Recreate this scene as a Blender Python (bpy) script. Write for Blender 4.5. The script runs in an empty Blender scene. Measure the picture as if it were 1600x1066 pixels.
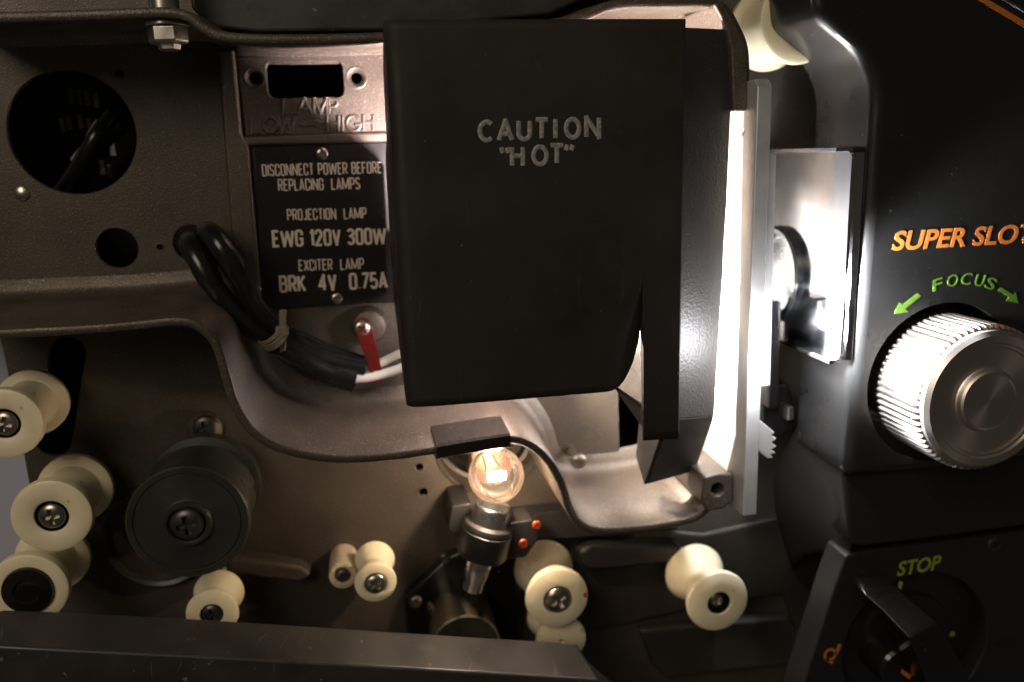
import bpy, bmesh, math, random
from mathutils import Vector, Matrix, geometry
random.seed(7)
C = bpy.context.scene.collection
SC = bpy.context.scene
MM = 0.001

# ------------------------------------------------------------------ camera
F_PX, DIST = 1300.0, 280.0
_into = Vector((-240, -283, F_PX)).normalized()
_x = Vector((7100, -503, F_PX)); _x = (_x - _into * _x.dot(_into)).normalized()
_down = _into.cross(_x)
M3 = Matrix((_x, -_down, -_into))              # camera (x right, y down, z forward) -> world
CAM = -DIST * (M3 @ Vector((0, 0, 1)))


def P(px, py, z):
    """a point of the photograph (1600 x 1066) at height z mm above the chassis floor"""
    r = M3 @ Vector((px - 800, py - 533, F_PX))
    t = (z - CAM.z) / r.z
    return CAM + r * t


def P2(px, py, z):
    p = P(px, py, z)
    return (p.x, p.y)


cam_d = bpy.data.cameras.new('camera')
cam = bpy.data.objects.new('camera', cam_d)
C.objects.link(cam)
cam_d.sensor_width = 36.0
cam_d.lens = F_PX * 36.0 / 1600.0
cam_d.clip_start, cam_d.clip_end = 0.01, 20.0
cam_d.dof.use_dof = True
cam_d.dof.focus_distance = 0.214
cam_d.dof.aperture_fstop = 10.5
rot = Matrix((M3 @ Vector((1, 0, 0)), M3 @ Vector((0, -1, 0)), M3 @ Vector((0, 0, -1)))).transposed()
cam.matrix_world = Matrix.Translation(CAM * MM) @ rot.to_4x4()
SC.camera = cam

# ------------------------------------------------------------------ light
w = bpy.data.worlds.new('World'); SC.world = w; w.use_nodes = True
bg = w.node_tree.nodes['Background']
bg.inputs[0].default_value = (1.0, 0.86, 0.68, 1)
bg.inputs[1].default_value = 0.035
SC.view_settings.view_transform = 'Standard'
SC.view_settings.look = 'None'
SC.view_settings.exposure = 0.0
SC.view_settings.gamma = 1.0
SC.view_settings.use_curve_mapping = False
SC.cycles.use_denoising = True
SC.cycles.max_bounces = 10
SC.cycles.sample_clamp_indirect = 6.0
SC.cycles.blur_glossy = 0.5


def lamp(name, kind, loc, power, col, size=0.003, aim=None, **kw):
    d = bpy.data.lights.new(name, kind)
    d.energy = power; d.color = col
    if kind == 'AREA':
        d.size = size
    else:
        d.shadow_soft_size = size
    for k, v in kw.items():
        setattr(d, k, v)
    o = bpy.data.objects.new(name, d)
    o.location = Vector(loc) * MM
    if aim is not None:
        o.rotation_euler = (Vector(aim) - Vector(loc)).to_track_quat('-Z', 'Y').to_euler()
    C.objects.link(o)
    return o


# the room's ceiling lamp, warm and soft, above and a little to the left
lamp('room_lamp', 'AREA', (-400, 400, 600), 1.8, (1.0, 0.85, 0.66), 0.34, aim=(0, 0, 0))
LAMP = Vector((2, 26, 21))                      # filament of the projection lamp
lamp('projection_lamp_light', 'POINT', LAMP, 1.5, (1.0, 0.87, 0.73), 0.003)
beam = lamp('projection_beam_light', 'SPOT', LAMP + Vector((1, 0, 0)), 420.0, (0.96, 0.97, 1.0), 0.004,
            aim=LAMP + Vector((60, -12, -3)), spot_size=math.radians(62), spot_blend=0.9)
EXC = P(775, 742, 33)
lamp('exciter_light', 'POINT', EXC, 0.18, (1.0, 0.74, 0.50), 0.0022)
# added lamp without a source, stands in for glare leaving the open film gate
lamp('added_gate_spot', 'SPOT', (70, 18, 57.0), 3.4, (0.96, 0.97, 1.0), 0.004, aim=(135, 10, 57), spot_size=math.radians(104), spot_blend=0.6)
# second added lamp, for that glare above the aperture plate
lamp('added_gate_glow', 'POINT', (61.0, 3, 60.5), 0.10, (0.97, 0.97, 1.0), 0.004)
lamp('added_gate_fill', 'POINT', (75, 8, 24), 0.5, (0.97, 0.97, 1.0), 0.004)  # added fill lamp between aperture plate and lens holder
# added lamps standing in for light passing backwards through the dichroic reflector
lamp('added_back_spill', 'POINT', (-22, 54, 40), 1.1, (1.0, 0.82, 0.84), 0.004)
lamp('added_back_spill', 'POINT', (-20, 14, 34), 0.06, (1.0, 0.86, 0.82), 0.004)


# ------------------------------------------------------------------ materials
def mat(name, col, rough=0.5, metal=0.0, bump=None, vary=None, specks=None, rvar=0.0, sss=0.0, coat=0.0,
        aniso=0.0, emit=None, spec=0.5, scratch=None):
    m = bpy.data.materials.new(name); m.use_nodes = True
    nt = m.node_tree; N = nt.nodes; L = nt.links
    b = N['Principled BSDF']
    b.inputs['Roughness'].default_value = rough
    b.inputs['Metallic'].default_value = metal
    b.inputs['Specular IOR Level'].default_value = spec
    b.inputs['Base Color'].default_value = (*col, 1)
    tc = N.new('ShaderNodeTexCoord')
    cur = None

    def noise(scale, detail=3, rgh=0.55):
        n = N.new('ShaderNodeTexNoise')
        n.inputs['Scale'].default_value = scale
        n.inputs['Detail'].default_value = detail
        n.inputs['Roughness'].default_value = rgh
        L.new(tc.outputs['Object'], n.inputs['Vector'])
        return n.outputs['Fac']

    def ramp(fac, a, bb, ca, cb):
        r = N.new('ShaderNodeValToRGB')
        r.color_ramp.elements[0].position = a; r.color_ramp.elements[0].color = ca
        r.color_ramp.elements[1].position = bb; r.color_ramp.elements[1].color = cb
        L.new(fac, r.inputs['Fac'])
        return r.outputs['Color']

    def mix(fac, a, bb):
        x = N.new('ShaderNodeMix'); x.data_type = 'RGBA'
        L.new(fac, x.inputs[0])
        for sock, v in ((6, a), (7, bb)):
            if isinstance(v, tuple):
                x.inputs[sock].default_value = (*v, 1)
            else:
                L.new(v, x.inputs[sock])
        return x.outputs[2]
    cur = col
    if vary:
        sc, amt = vary
        f = ramp(noise(sc, 4), 0.3, 0.7, (0, 0, 0, 1), (1, 1, 1, 1))
        cur = mix(f, tuple(c * (1 - amt) for c in col), tuple(min(1, c * (1 + amt)) for c in col))
    if specks:
        sc, thr, c2 = specks
        f = ramp(noise(sc, 2, 0.5), thr, thr + 0.03, (0, 0, 0, 1), (1, 1, 1, 1))
        cur = mix(f, cur, c2)
    if scratch:
        # thin wandering lines that break up with a second noise
        sc, c2, amt = scratch
        wv = N.new('ShaderNodeTexWave'); wv.inputs['Scale'].default_value = sc
        wv.inputs['Distortion'].default_value = 14.0; wv.inputs['Detail'].default_value = 3
        wv.inputs['Detail Scale'].default_value = 0.6
        L.new(tc.outputs['Object'], wv.inputs['Vector'])
        f1 = ramp(wv.outputs['Fac'], 0.985, 1.0, (0, 0, 0, 1), (1, 1, 1, 1))
        f2 = ramp(noise(60, 3), 0.56, 0.68, (0, 0, 0, 1), (amt, amt, amt, 1))
        mu = N.new('ShaderNodeMath'); mu.operation = 'MULTIPLY'
        L.new(f1, mu.inputs[0]); L.new(f2, mu.inputs[1])
        cur = mix(mu.outputs[0], cur, c2)
    if not isinstance(cur, tuple):
        L.new(cur, b.inputs['Base Color'])
    if rvar:
        f = noise(90, 5)
        mr = N.new('ShaderNodeMapRange')
        mr.inputs['To Min'].default_value = max(0.02, rough - rvar); mr.inputs['To Max'].default_value = min(1, rough + rvar)
        mr.inputs['From Min'].default_value = 0.3; mr.inputs['From Max'].default_value = 0.7
        L.new(f, mr.inputs['Value']); L.new(mr.outputs[0], b.inputs['Roughness'])
    if bump:
        sc, st, dist = bump
        bn = N.new('ShaderNodeBump'); bn.inputs['Strength'].default_value = st
        bn.inputs['Distance'].default_value = dist * MM
        L.new(noise(sc, 2), bn.inputs['Height']); L.new(bn.outputs[0], b.inputs['Normal'])
    if sss:
        b.inputs['Subsurface Weight'].default_value = sss
        b.inputs['Subsurface Radius'].default_value = (1.0, 0.8, 0.5)
        b.inputs['Subsurface Scale'].default_value = 0.002
    if coat:
        b.inputs['Coat Weight'].default_value = coat
        b.inputs['Coat Roughness'].default_value = 0.08
    if aniso:
        b.inputs['Anisotropic'].default_value = aniso
        t = N.new('ShaderNodeTangent'); t.direction_type = 'RADIAL'; t.axis = 'Z'
        L.new(t.outputs[0], b.inputs['Tangent'])
    if emit:
        b.inputs['Emission Color'].default_value = (*emit[0], 1)
        b.inputs['Emission Strength'].default_value = emit[1]
    return m


M = {}
M['paint'] = mat('taupe hammer paint', (0.076, 0.061, 0.047), 0.45, 0.35, bump=(1700, 0.55, 0.16), vary=(50, 0.2),
                 specks=(2100, 0.63, (0.18, 0.155, 0.13)), rvar=0.07)
M['rimpaint'] = mat('taupe hammer paint on the wall', (0.084, 0.067, 0.052), 0.43, 0.35, bump=(1700, 0.65, 0.18), vary=(60, 0.2),
                    specks=(2100, 0.63, (0.22, 0.19, 0.165)), rvar=0.07)
M['crinkle'] = mat('black crinkle paint', (0.024, 0.0205, 0.0175), 0.58, 0, spec=0.35, bump=(2600, 0.35, 0.09), vary=(28, 0.35), scratch=(22, (0.06, 0.055, 0.05), 0.5),
                   specks=(900, 0.755, (0.10, 0.09, 0.08)), rvar=0.13)
M['crinkle_rough'] = mat('coarse black crinkle paint', (0.028, 0.025, 0.023), 0.46, 0, bump=(1300, 0.8, 0.22),
                         specks=(1100, 0.74, (0.10, 0.095, 0.09)))
M['houseblack'] = mat('satin black housing paint', (0.011, 0.011, 0.011), 0.30, 0, coat=0.4, bump=(1500, 0.12, 0.1), rvar=0.06,
                      specks=(500, 0.76, (0.05, 0.05, 0.05)))
M['panelblack'] = mat('satin black panel paint', (0.014, 0.013, 0.0125), 0.42, 0, bump=(1500, 0.15, 0.1), rvar=0.06,
                      specks=(600, 0.75, (0.06, 0.055, 0.05)))
M['coverblack'] = mat('worn black plastic', (0.035, 0.033, 0.031), 0.42, 0, bump=(500, 0.2, 0.15), vary=(45, 0.25),
                      specks=(420, 0.72, (0.16, 0.13, 0.10)), rvar=0.12, scratch=(40, (0.15, 0.14, 0.12), 0.6))
M['glossblack'] = mat('glossy black plastic', (0.010, 0.009, 0.009), 0.16, 0, rvar=0.05, specks=(700, 0.74, (0.08, 0.08, 0.08)))
M['umber'] = mat('umber floor paint darkened for shade', (0.024, 0.019, 0.014), 0.5, 0, bump=(1200, .4, .15), vary=(40, .5))  # the wall's shade over this floor is put into the colour
M['rubber'] = mat('black cable rubber', (0.010, 0.011, 0.011), 0.22, 0, rvar=0.08)
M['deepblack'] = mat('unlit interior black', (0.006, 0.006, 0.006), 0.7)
M['sprocket'] = mat('worn black sprocket plastic', (0.030, 0.031, 0.027), 0.36, 0, bump=(300, 0.1, 0.1), vary=(70, 0.3), rvar=0.12)
M['nylon'] = mat('ivory nylon', (0.90, 0.80, 0.56), 0.42, 0, sss=0.15, vary=(120, 0.05), specks=(330, 0.735, (0.62, 0.5, 0.32)), rvar=0.08)
M['steel'] = mat('dull screw steel', (0.42, 0.39, 0.35), 0.32, 1.0, vary=(400, 0.25), rvar=0.12)
M['darksteel'] = mat('blackened screw steel', (0.10, 0.095, 0.09), 0.4, 0.8, vary=(500, 0.4), rvar=0.1)
M['clip'] = mat('blued spring steel', (0.035, 0.031, 0.028), 0.28, 0.5, rvar=0.06)
M['zinc'] = mat('zinc plated steel', (0.55, 0.52, 0.46), 0.36, 1.0, vary=(300, 0.3), rvar=0.15)
M['chrome'] = mat('polished chrome', (0.56, 0.58, 0.62), 0.10, 1.0, vary=(60, 0.12), rvar=0.07, bump=(160, 0.05, 0.1))
M['chromesat'] = mat('satin chrome', (0.66, 0.65, 0.63), 0.27, 1.0, vary=(60, 0.12), rvar=0.1)
M['knobmetal'] = mat('turned knob metal', (0.66, 0.60, 0.57), 0.36, 1.0, aniso=0.75, bump=(3000, 0.05, 0.02))
M['knurl'] = mat('knurled bright metal', (0.62, 0.58, 0.54), 0.3, 1.0, vary=(900, 0.2))
M['alu'] = mat('milled aluminium', (0.72, 0.72, 0.72), 0.46, 0.65, vary=(140, 0.08), bump=(900, 0.1, 0.05), rvar=0.08)
M['drum'] = mat('polished drum steel', (0.55, 0.50, 0.42), 0.22, 1.0, rvar=0.06)
M['drumface'] = mat('dull drum face', (0.09, 0.08, 0.06), 0.55, 0.6, vary=(300, 0.2))
M['platebl'] = mat('black printed plate', (0.012, 0.011, 0.011), 0.3, 0, spec=0.3, rvar=0.05)
M['platetxt'] = mat('cream plate lettering', (0.60, 0.52, 0.44), 0.5, 0, vary=(900, 0.08))
M['worntxt'] = mat('worn grey lettering', (0.29, 0.285, 0.275), 0.6, 0, vary=(1100, 0.4), bump=(1500, 0.8, 0.2))
M['orange'] = mat('orange print', (0.55, 0.17, 0.03), 0.5, 0, vary=(900, 0.12))
M['green'] = mat('green print', (0.08, 0.165, 0.015), 0.5, 0, vary=(900, 0.12))
M['lime'] = mat('lime print', (0.26, 0.38, 0.03), 0.5, 0, vary=(900, 0.12))
M['red'] = mat('red varnished strip', (0.11, 0.006, 0.005), 0.28, 0, coat=0.5, vary=(200, 0.2))
M['reddot'] = mat('red paint dot', (0.5, 0.015, 0.02), 0.4)
M['redscrew'] = mat('red varnished screw', (0.40, 0.075, 0.03), 0.4, 0.7, vary=(700, 0.35))
M['tie'] = mat('clear yellowed cable tie', (0.20, 0.17, 0.12), 0.35, 0, sss=0.2)
M['whitewire'] = mat('white wire sleeve', (0.75, 0.72, 0.66), 0.5)
M['greywire'] = mat('grey blue wire', (0.06, 0.07, 0.11), 0.4)
M['copper'] = mat('lamp collar brass', (0.07, 0.035, 0.022), 0.45, 0.8, vary=(500, 0.4), bump=(700, 0.3, 0.2))
M['ceramic'] = mat('cream lamp base', (0.50, 0.42, 0.30), 0.5, 0, vary=(300, 0.25))
M['table'] = mat('pale blue table', (0.52, 0.54, 0.66), 0.6, vary=(6, 0.15))
M['reflect'] = mat('dichroic reflector coating', (0.75, 0.73, 0.8), 0.2, 1.0)
M['filament'] = mat('glowing filament', (1, 0.8, 0.5), 0.5, emit=((1.0, 0.92, 0.80), 260))
M['halogen'] = mat('glowing halogen filament', (1, 0.9, 0.8), 0.5, emit=((1.0, 0.93, 0.85), 60))


def glass_mat(name, tint, gloss_col=(1, 1, 1), thick=0.12):
    m = bpy.data.materials.new(name); m.use_nodes = True
    nt = m.node_tree; N = nt.nodes; L = nt.links
    N.remove(N['Principled BSDF'])
    t = N.new('ShaderNodeBsdfTransparent'); t.inputs[0].default_value = (*tint, 1)
    g = N.new('ShaderNodeBsdfGlossy'); g.inputs['Roughness'].default_value = 0.04; g.inputs['Color'].default_value = (*gloss_col, 1)
    lw = N.new('ShaderNodeLayerWeight'); lw.inputs['Blend'].default_value = thick
    mx = N.new('ShaderNodeMixShader')
    L.new(lw.outputs['Fresnel'], mx.inputs[0]); L.new(t.outputs[0], mx.inputs[1]); L.new(g.outputs[0], mx.inputs[2])
    # thin smoky haze on the glass, as old bulbs have
    d = N.new('ShaderNodeBsdfDiffuse'); d.inputs[0].default_value = (0.8, 0.7, 0.6, 1)
    nz = N.new('ShaderNodeTexNoise'); nz.inputs['Scale'].default_value = 200; nz.inputs['Detail'].default_value = 5
    mr = N.new('ShaderNodeMapRange'); mr.inputs['To Min'].default_value = 0.0; mr.inputs['To Max'].default_value = 0.015
    L.new(nz.outputs['Fac'], mr.inputs['Value'])
    mx2 = N.new('ShaderNodeMixShader')
    L.new(mr.outputs[0], mx2.inputs[0]); L.new(mx.outputs[0], mx2.inputs[1]); L.new(d.outputs[0], mx2.inputs[2])
    L.new(mx2.outputs[0], N['Material Output'].inputs['Surface'])
    return m


M['glass'] = glass_mat('bulb glass', (0.98, 0.96, 0.95), thick=0.35)
M['lens'] = glass_mat('coated lens glass', (0.8, 0.85, 0.95), (0.8, 0.85, 1.0), thick=0.4)
M['dichroic'] = glass_mat('dichroic reflector glass', (0.15, 0.125, 0.135), thick=0.3)

# ------------------------------------------------------------------ mesh helpers


def finish(name, bm, m, parent=None, label=None, bevel=0.0, seg=2, smooth=True, ang=35, origin=None, mats=None):
    bmesh.ops.recalc_face_normals(bm, faces=bm.faces[:])
    if origin is not None:
        bmesh.ops.translate(bm, verts=bm.verts[:], vec=-Vector(origin))
    bmesh.ops.scale(bm, verts=bm.verts[:], vec=(MM, MM, MM))
    me = bpy.data.meshes.new(name); bm.to_mesh(me); bm.free()
    for mm in (mats or [m]):
        me.materials.append(mm if not isinstance(mm, str) else M[mm])
    o = bpy.data.objects.new(name, me); C.objects.link(o)
    if origin is not None:
        o.location = Vector(origin) * MM
    if smooth:
        me.shade_smooth()
        md = None
        try:
            me.set_sharp_from_angle(angle=math.radians(ang))
        except Exception:
            pass
    if bevel:
        md = o.modifiers.new('bevel', 'BEVEL'); md.width = bevel * MM; md.segments = seg
        md.limit_method = 'ANGLE'; md.angle_limit = math.radians(40); md.harden_normals = smooth
    if parent is not None:
        adopt(o, parent)
    if label:
        o['label'] = label
    return o


def adopt(o, parent):
    o.parent = parent
    o.matrix_parent_inverse = Matrix.Translation(-world_loc(parent))


def world_loc(o):
    v = Vector(o.location)
    if o.parent:
        v = v + world_loc(o.parent) + o.matrix_parent_inverse.translation
    return v


def empty(name, loc, label, cat, group=None):
    o = bpy.data.objects.new(name, None); C.objects.link(o); o.empty_display_size = 0.02
    o.location = Vector(loc) * MM
    o['label'] = label; o['category'] = cat
    if group:
        o['group'] = group
    return o


def prism(bm, xy, z0, z1):
    """solid from an outline; z1 may be a list, one height per corner"""
    n = len(xy)
    za = z1 if isinstance(z1, (list, tuple)) else [z1] * n
    zb = z0 if isinstance(z0, (list, tuple)) else [z0] * n
    a = [bm.verts.new((x, y, zb[i])) for i, (x, y) in enumerate(xy)]
    b = [bm.verts.new((x, y, za[i])) for i, (x, y) in enumerate(xy)]
    bm.faces.new(b); bm.faces.new(a[::-1])
    for i in range(n):
        j = (i + 1) % n
        bm.faces.new((a[i], a[j], b[j], b[i]))


def prism_px(bm, px, z0, z1):
    zs = z1 if isinstance(z1, (list, tuple)) else [z1] * len(px)
    prism(bm, [P2(x, y, z) for (x, y), z in zip(px, zs)], z0, z1)


def box(bm, lo, hi):
    prism(bm, [(lo[0], lo[1]), (hi[0], lo[1]), (hi[0], hi[1]), (lo[0], hi[1])], lo[2], hi[2])


def inside(p, loop):
    r = False
    for i in range(len(loop)):
        (x0, y0), (x1, y1) = loop[i][:2], loop[i - 1][:2]
        if (y0 > p[1]) != (y1 > p[1]) and p[0] < (x1 - x0) * (p[1] - y0) / (y1 - y0) + x0:
            r = not r
    return r


def plate_holes(bm, outer, holes, w0, w1, axes='xyz'):
    """flat plate with holes, from w0 to w1 along the third axis"""
    co, ed = [], []
    for loop in [outer] + holes:
        b0 = len(co); n = len(loop)
        co += [Vector((p[0], p[1])) for p in loop]
        ed += [(b0 + i, b0 + (i + 1) % n) for i in range(n)]
    vo, _, fo = geometry.delaunay_2d_cdt(co, ed, [], 0, 1e-5)[:3]
    vs = [bm.verts.new((v.x, v.y, w1)) for v in vo]
    fs = []
    for f in fo:
        c = sum((vo[i] for i in f), Vector((0, 0))) / 3
        if inside(c, outer) and not any(inside(c, h) for h in holes):
            fs.append(bm.faces.new([vs[i] for i in f]))
    ex = bmesh.ops.extrude_face_region(bm, geom=fs)
    vs = [g for g in ex['geom'] if isinstance(g, bmesh.types.BMVert)]
    bmesh.ops.translate(bm, verts=vs, vec=(0, 0, w0 - w1))
    if axes == 'yzx':
        for v in bm.verts:
            v.co = Vector((v.co.z, v.co.x, v.co.y))


def circle(cx, cy, r, n=40, a0=0.0):
    return [(cx + r * math.cos(a0 + 2 * math.pi * i / n), cy + r * math.sin(a0 + 2 * math.pi * i / n)) for i in range(n)]


def circle_px(px, py, rpx, z=0, n=40):
    c = P(px, py, z); r = (P(px + rpx, py, z) - P(px - rpx, py, z)).length / 2
    return circle(c.x, c.y, r, n)


def capsule(a, b, r, n=10):
    a = Vector(a); b = Vector(b); d = (b - a).normalized(); t = math.atan2(d.y, d.x)
    out = [(b.x + r * math.cos(t - math.pi / 2 + math.pi * i / n), b.y + r * math.sin(t - math.pi / 2 + math.pi * i / n)) for i in range(n + 1)]
    out += [(a.x + r * math.cos(t + math.pi / 2 + math.pi * i / n), a.y + r * math.sin(t + math.pi / 2 + math.pi * i / n)) for i in range(n + 1)]
    return out


def rrect(x0, y0, x1, y1, r, n=5):
    out = []
    for cx, cy, a in ((x1 - r, y1 - r, 0), (x0 + r, y1 - r, 90), (x0 + r, y0 + r, 180), (x1 - r, y0 + r, 270)):
        for i in range(n + 1):
            t = math.radians(a + 90 * i / n)
            out.append((cx + r * math.cos(t), cy + r * math.sin(t)))
    return out


def lathe(bm, prof, n=48, mtx=None, mod=None, mi=0, closed=False):
    """profile (r, z) spun round Z; points with r = 0 close the ends"""
    rings = []
    for k, (r, z) in enumerate(prof):
        if r < 1e-6:
            rings.append([bm.verts.new((0, 0, z))])
        else:
            ring = []
            for i in range(n):
                rr = r * (mod(i, k) if mod else 1)
                a = 2 * math.pi * i / n
                ring.append(bm.verts.new((rr * math.cos(a), rr * math.sin(a), z)))
            rings.append(ring)
    vs = [v for r in rings for v in r]
    pairs = list(zip(rings, rings[1:]))
    if closed:
        pairs.append((rings[-1], rings[0]))
    for A, B in pairs:
        if len(A) == 1 and len(B) == 1:
            continue
        for i in range(n):
            j = (i + 1) % n
            if len(A) == 1:
                f = bm.faces.new((A[0], B[i], B[j]))
            elif len(B) == 1:
                f = bm.faces.new((A[i], B[0], A[j]))
            else:
                f = bm.faces.new((A[i], B[i], B[j], A[j]))
            f.material_index = mi
    if mtx is not None:
        bmesh.ops.transform(bm, matrix=mtx, verts=vs)
    return vs


def axis_mtx(p, d):
    return Matrix.Translation(Vector(p)) @ Vector(d).normalized().to_track_quat('Z', 'Y').to_matrix().to_4x4()


def catmull(pts, k=8):
    pts = [Vector(p) for p in pts]
    out = []
    for i in range(len(pts) - 1):
        p0 = pts[max(0, i - 1)]; p1 = pts[i]; p2 = pts[i + 1]; p3 = pts[min(len(pts) - 1, i + 2)]
        for s in range(k):
            t = s / k
            out.append(0.5 * ((2 * p1) + (p2 - p0) * t + (2 * p0 - 5 * p1 + 4 * p2 - p3) * t * t + (3 * p1 - p0 - 3 * p2 + p3) * t ** 3))
    out.append(pts[-1])
    return out


def tube(bm, pts, r, n=12, cap=True, zs=1.0):
    pts = [Vector(p) for p in pts]
    up = Vector((0, 0, 1)); rings = []
    rr = r if isinstance(r, (list, tuple)) else [r] * len(pts)
    for i, p in enumerate(pts):
        d = (pts[min(i + 1, len(pts) - 1)] - pts[max(i - 1, 0)]).normalized()
        s = d.cross(up)
        if s.length < 1e-3:
            s = d.cross(Vector((0, 1, 0)))
        s.normalize(); u = s.cross(d)
        rings.append([bm.verts.new(p + rr[i] * (s * math.cos(2 * math.pi * k / n) + u * zs * math.sin(2 * math.pi * k / n))) for k in range(n)])
    for A, B in zip(rings, rings[1:]):
        for k in range(n):
            bm.faces.new((A[k], A[(k + 1) % n], B[(k + 1) % n], B[k]))
    if cap:
        bm.faces.new(rings[0][::-1]); bm.faces.new(rings[-1])


def sweep_wall(bm, path, section):
    """path: list of 2D Vectors; section: list of (offset along the left normal, z), closed"""
    n = len(path); rings = []
    for i, p in enumerate(path):
        d = (path[min(i + 1, n - 1)] - path[max(i - 1, 0)]).normalized()
        nn = Vector((-d.y, d.x))
        rings.append([bm.verts.new((p.x + nn.x * o, p.y + nn.y * o, z)) for o, z in section])
    m = len(section)
    for A, B in zip(rings, rings[1:]):
        for k in range(m):
            bm.faces.new((A[k], A[(k + 1) % m], B[(k + 1) % m], B[k]))
    bm.faces.new(rings[0]); bm.faces.new(rings[-1][::-1])


# ---- lettering
def text(name, s, pl, pr, z, hpx, m, parent, shear=0.0, bold=0.0, thick=0.06, spacing=1.0, into=None):
    """flat lettering whose baseline runs from pl to pr (photo points) on the plane z"""
    cu = bpy.data.curves.new('t', 'FONT'); cu.body = s; cu.offset = bold; cu.extrude = 0.02
    cu.space_character = spacing; cu.resolution_u = 6
    if ' ' in s:
        cu.space_word = 1.0
    o = bpy.data.objects.new('t', cu); C.objects.link(o)
    dg = bpy.context.evaluated_depsgraph_get()
    me = bpy.data.meshes.new_from_object(o.evaluated_get(dg))
    bpy.data.objects.remove(o)
    xs = [v.co.x for v in me.vertices]; x0, x1 = min(xs), max(xs)
    cap = 0.73
    a = P(*pl, z); b = P(*pr, z)
    ex = (b - a); W = ex.length; ex.normalize(); ey = Vector((-ex.y, ex.x, 0))
    H = hpx * (P(pl[0], pl[1], z) - P(pl[0], pl[1] - 10, z)).length / 10
    bm = into if into is not None else bmesh.new()
    vs = []
    for v in me.vertices:
        u = (v.co.x - x0) / (x1 - x0) * W; h = v.co.y / cap * H
        q = a + ex * (u + shear * h) + ey * h
        vs.append(bm.verts.new((q.x, q.y, z + (v.co.z + 0.02) / 0.04 * thick + 0.01)))
    for f in me.polygons:
        try:
            bm.faces.new([vs[i] for i in f.vertices])
        except ValueError:
            pass
    bpy.data.meshes.remove(me)
    if into is None:
        return finish(name, bm, m, parent, smooth=False)


def arc(cx, cy, rx, ry, a0, a1, n=14):
    return [(cx + rx * math.cos(math.radians(a0 + (a1 - a0) * i / n)), cy + ry * math.sin(math.radians(a0 + (a1 - a0) * i / n))) for i in range(n + 1)]


GL = {
    'C': [arc(.36, .5, .34, .48, 50, 310)], 'A': [[(.02, 0), (.35, 1), (.68, 0)], [(.15, .33), (.55, .33)]],
    'U': [[(.05, 1), (.05, .35)] + arc(.34, .33, .29, .32, 180, 360) + [(.63, 1)]],
    'T': [[(.0, 1), (.66, 1)], [(.33, 1), (.33, 0)]], 'I': [[(.12, 1), (.12, 0)]],
    'O': [arc(.38, .5, .36, .49, 90, 450, 24)], 'N': [[(.04, 0), (.04, 1), (.62, 0), (.62, 1)]],
    'H': [[(.04, 0), (.04, 1)], [(.62, 0), (.62, 1)], [(.04, .52), (.62, .52)]],
    'L': [[(.05, 1), (.05, 0), (.55, 0)]],
    'M': [[(.04, 0), (.08, 1), (.42, .05), (.76, 1), (.80, 0)]],
    'P': [[(.05, 0), (.05, 1), (.35, 1)] + arc(.35, .74, .27, .26, 90, -90, 10) + [(.05, .48)]],
    'W': [[(.0, 1), (.22, 0), (.45, .95), (.68, 0), (.9, 1)]],
    'G': [arc(.38, .5, .36, .49, 45, 330) + [(.72, .42), (.45, .42)]],
    '<': [[(.0, .5), (.22, .68)], [(.0, .5), (.22, .32)], [(.1, .56), (.4, .56)], [(.1, .44), (.4, .44)]],
    '>': [[(.4, .5), (.18, .68)], [(.4, .5), (.18, .32)], [(.0, .56), (.3, .56)], [(.0, .44), (.3, .44)]],
    '"': [[(.06, 1.02), (.0, .74)], [(.24, 1.02), (.18, .74)]],
    "'": [[(.0, 1.02), (.06, .74)], [(.18, 1.02), (.24, .74)]],
}


def strokes(pts, r):
    """cut a pen stroke at its sharp corners so that each piece keeps its full width"""
    pts = [Vector(p) for p in pts]; cur = [pts[0]]; out = []
    for i in range(1, len(pts)):
        cur.append(pts[i])
        if i < len(pts) - 1:
            a = (pts[i] - pts[i - 1]).normalized(); b = (pts[i + 1] - pts[i]).normalized()
            if a.dot(b) < 0.75:
                out.append(cur); cur = [pts[i]]
    out.append(cur)
    for k, c in enumerate(out):
        if k > 0:
            c[0] = c[0] - (c[1] - c[0]).normalized() * r * .8
        if k < len(out) - 1:
            c[-1] = c[-1] + (c[-1] - c[-2]).normalized() * r * .8
    return out


def stroke_text(bm, items, z, r, flat=0.5, sag=0.0):
    """items: (glyph, px left, px baseline y, px width, px height, shear)"""
    for g, x, y, wpx, hpx, sh in items:
        wmax = max(p[0] for s in GL[g] for p in s) or 0.2
        for s in GL[g]:
            pts = []
            for u, v in s:
                q = P(x + (u / wmax * wpx if g != 'I' else wpx * .5) + sh * v * hpx, y - v * hpx, z)
                pts.append((q.x, q.y, z - sag))
            for k, pc in enumerate(strokes(pts, r)):
                tube(bm, [q + Vector((0, 0, .004 * k)) for q in pc], r, n=8, zs=flat)


def rr_o(w, h0=0.0, h1=1.0, r=.16):
    return arc(w - r, h1 - r, r, r, 0, 90, 4) + arc(r, h1 - r, r, r, 90, 180, 4) + arc(r, h0 + r, r, r, 180, 270, 4) + arc(w - r, h0 + r, r, r, 270, 360, 4) + [(w, h1 - r)]


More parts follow.
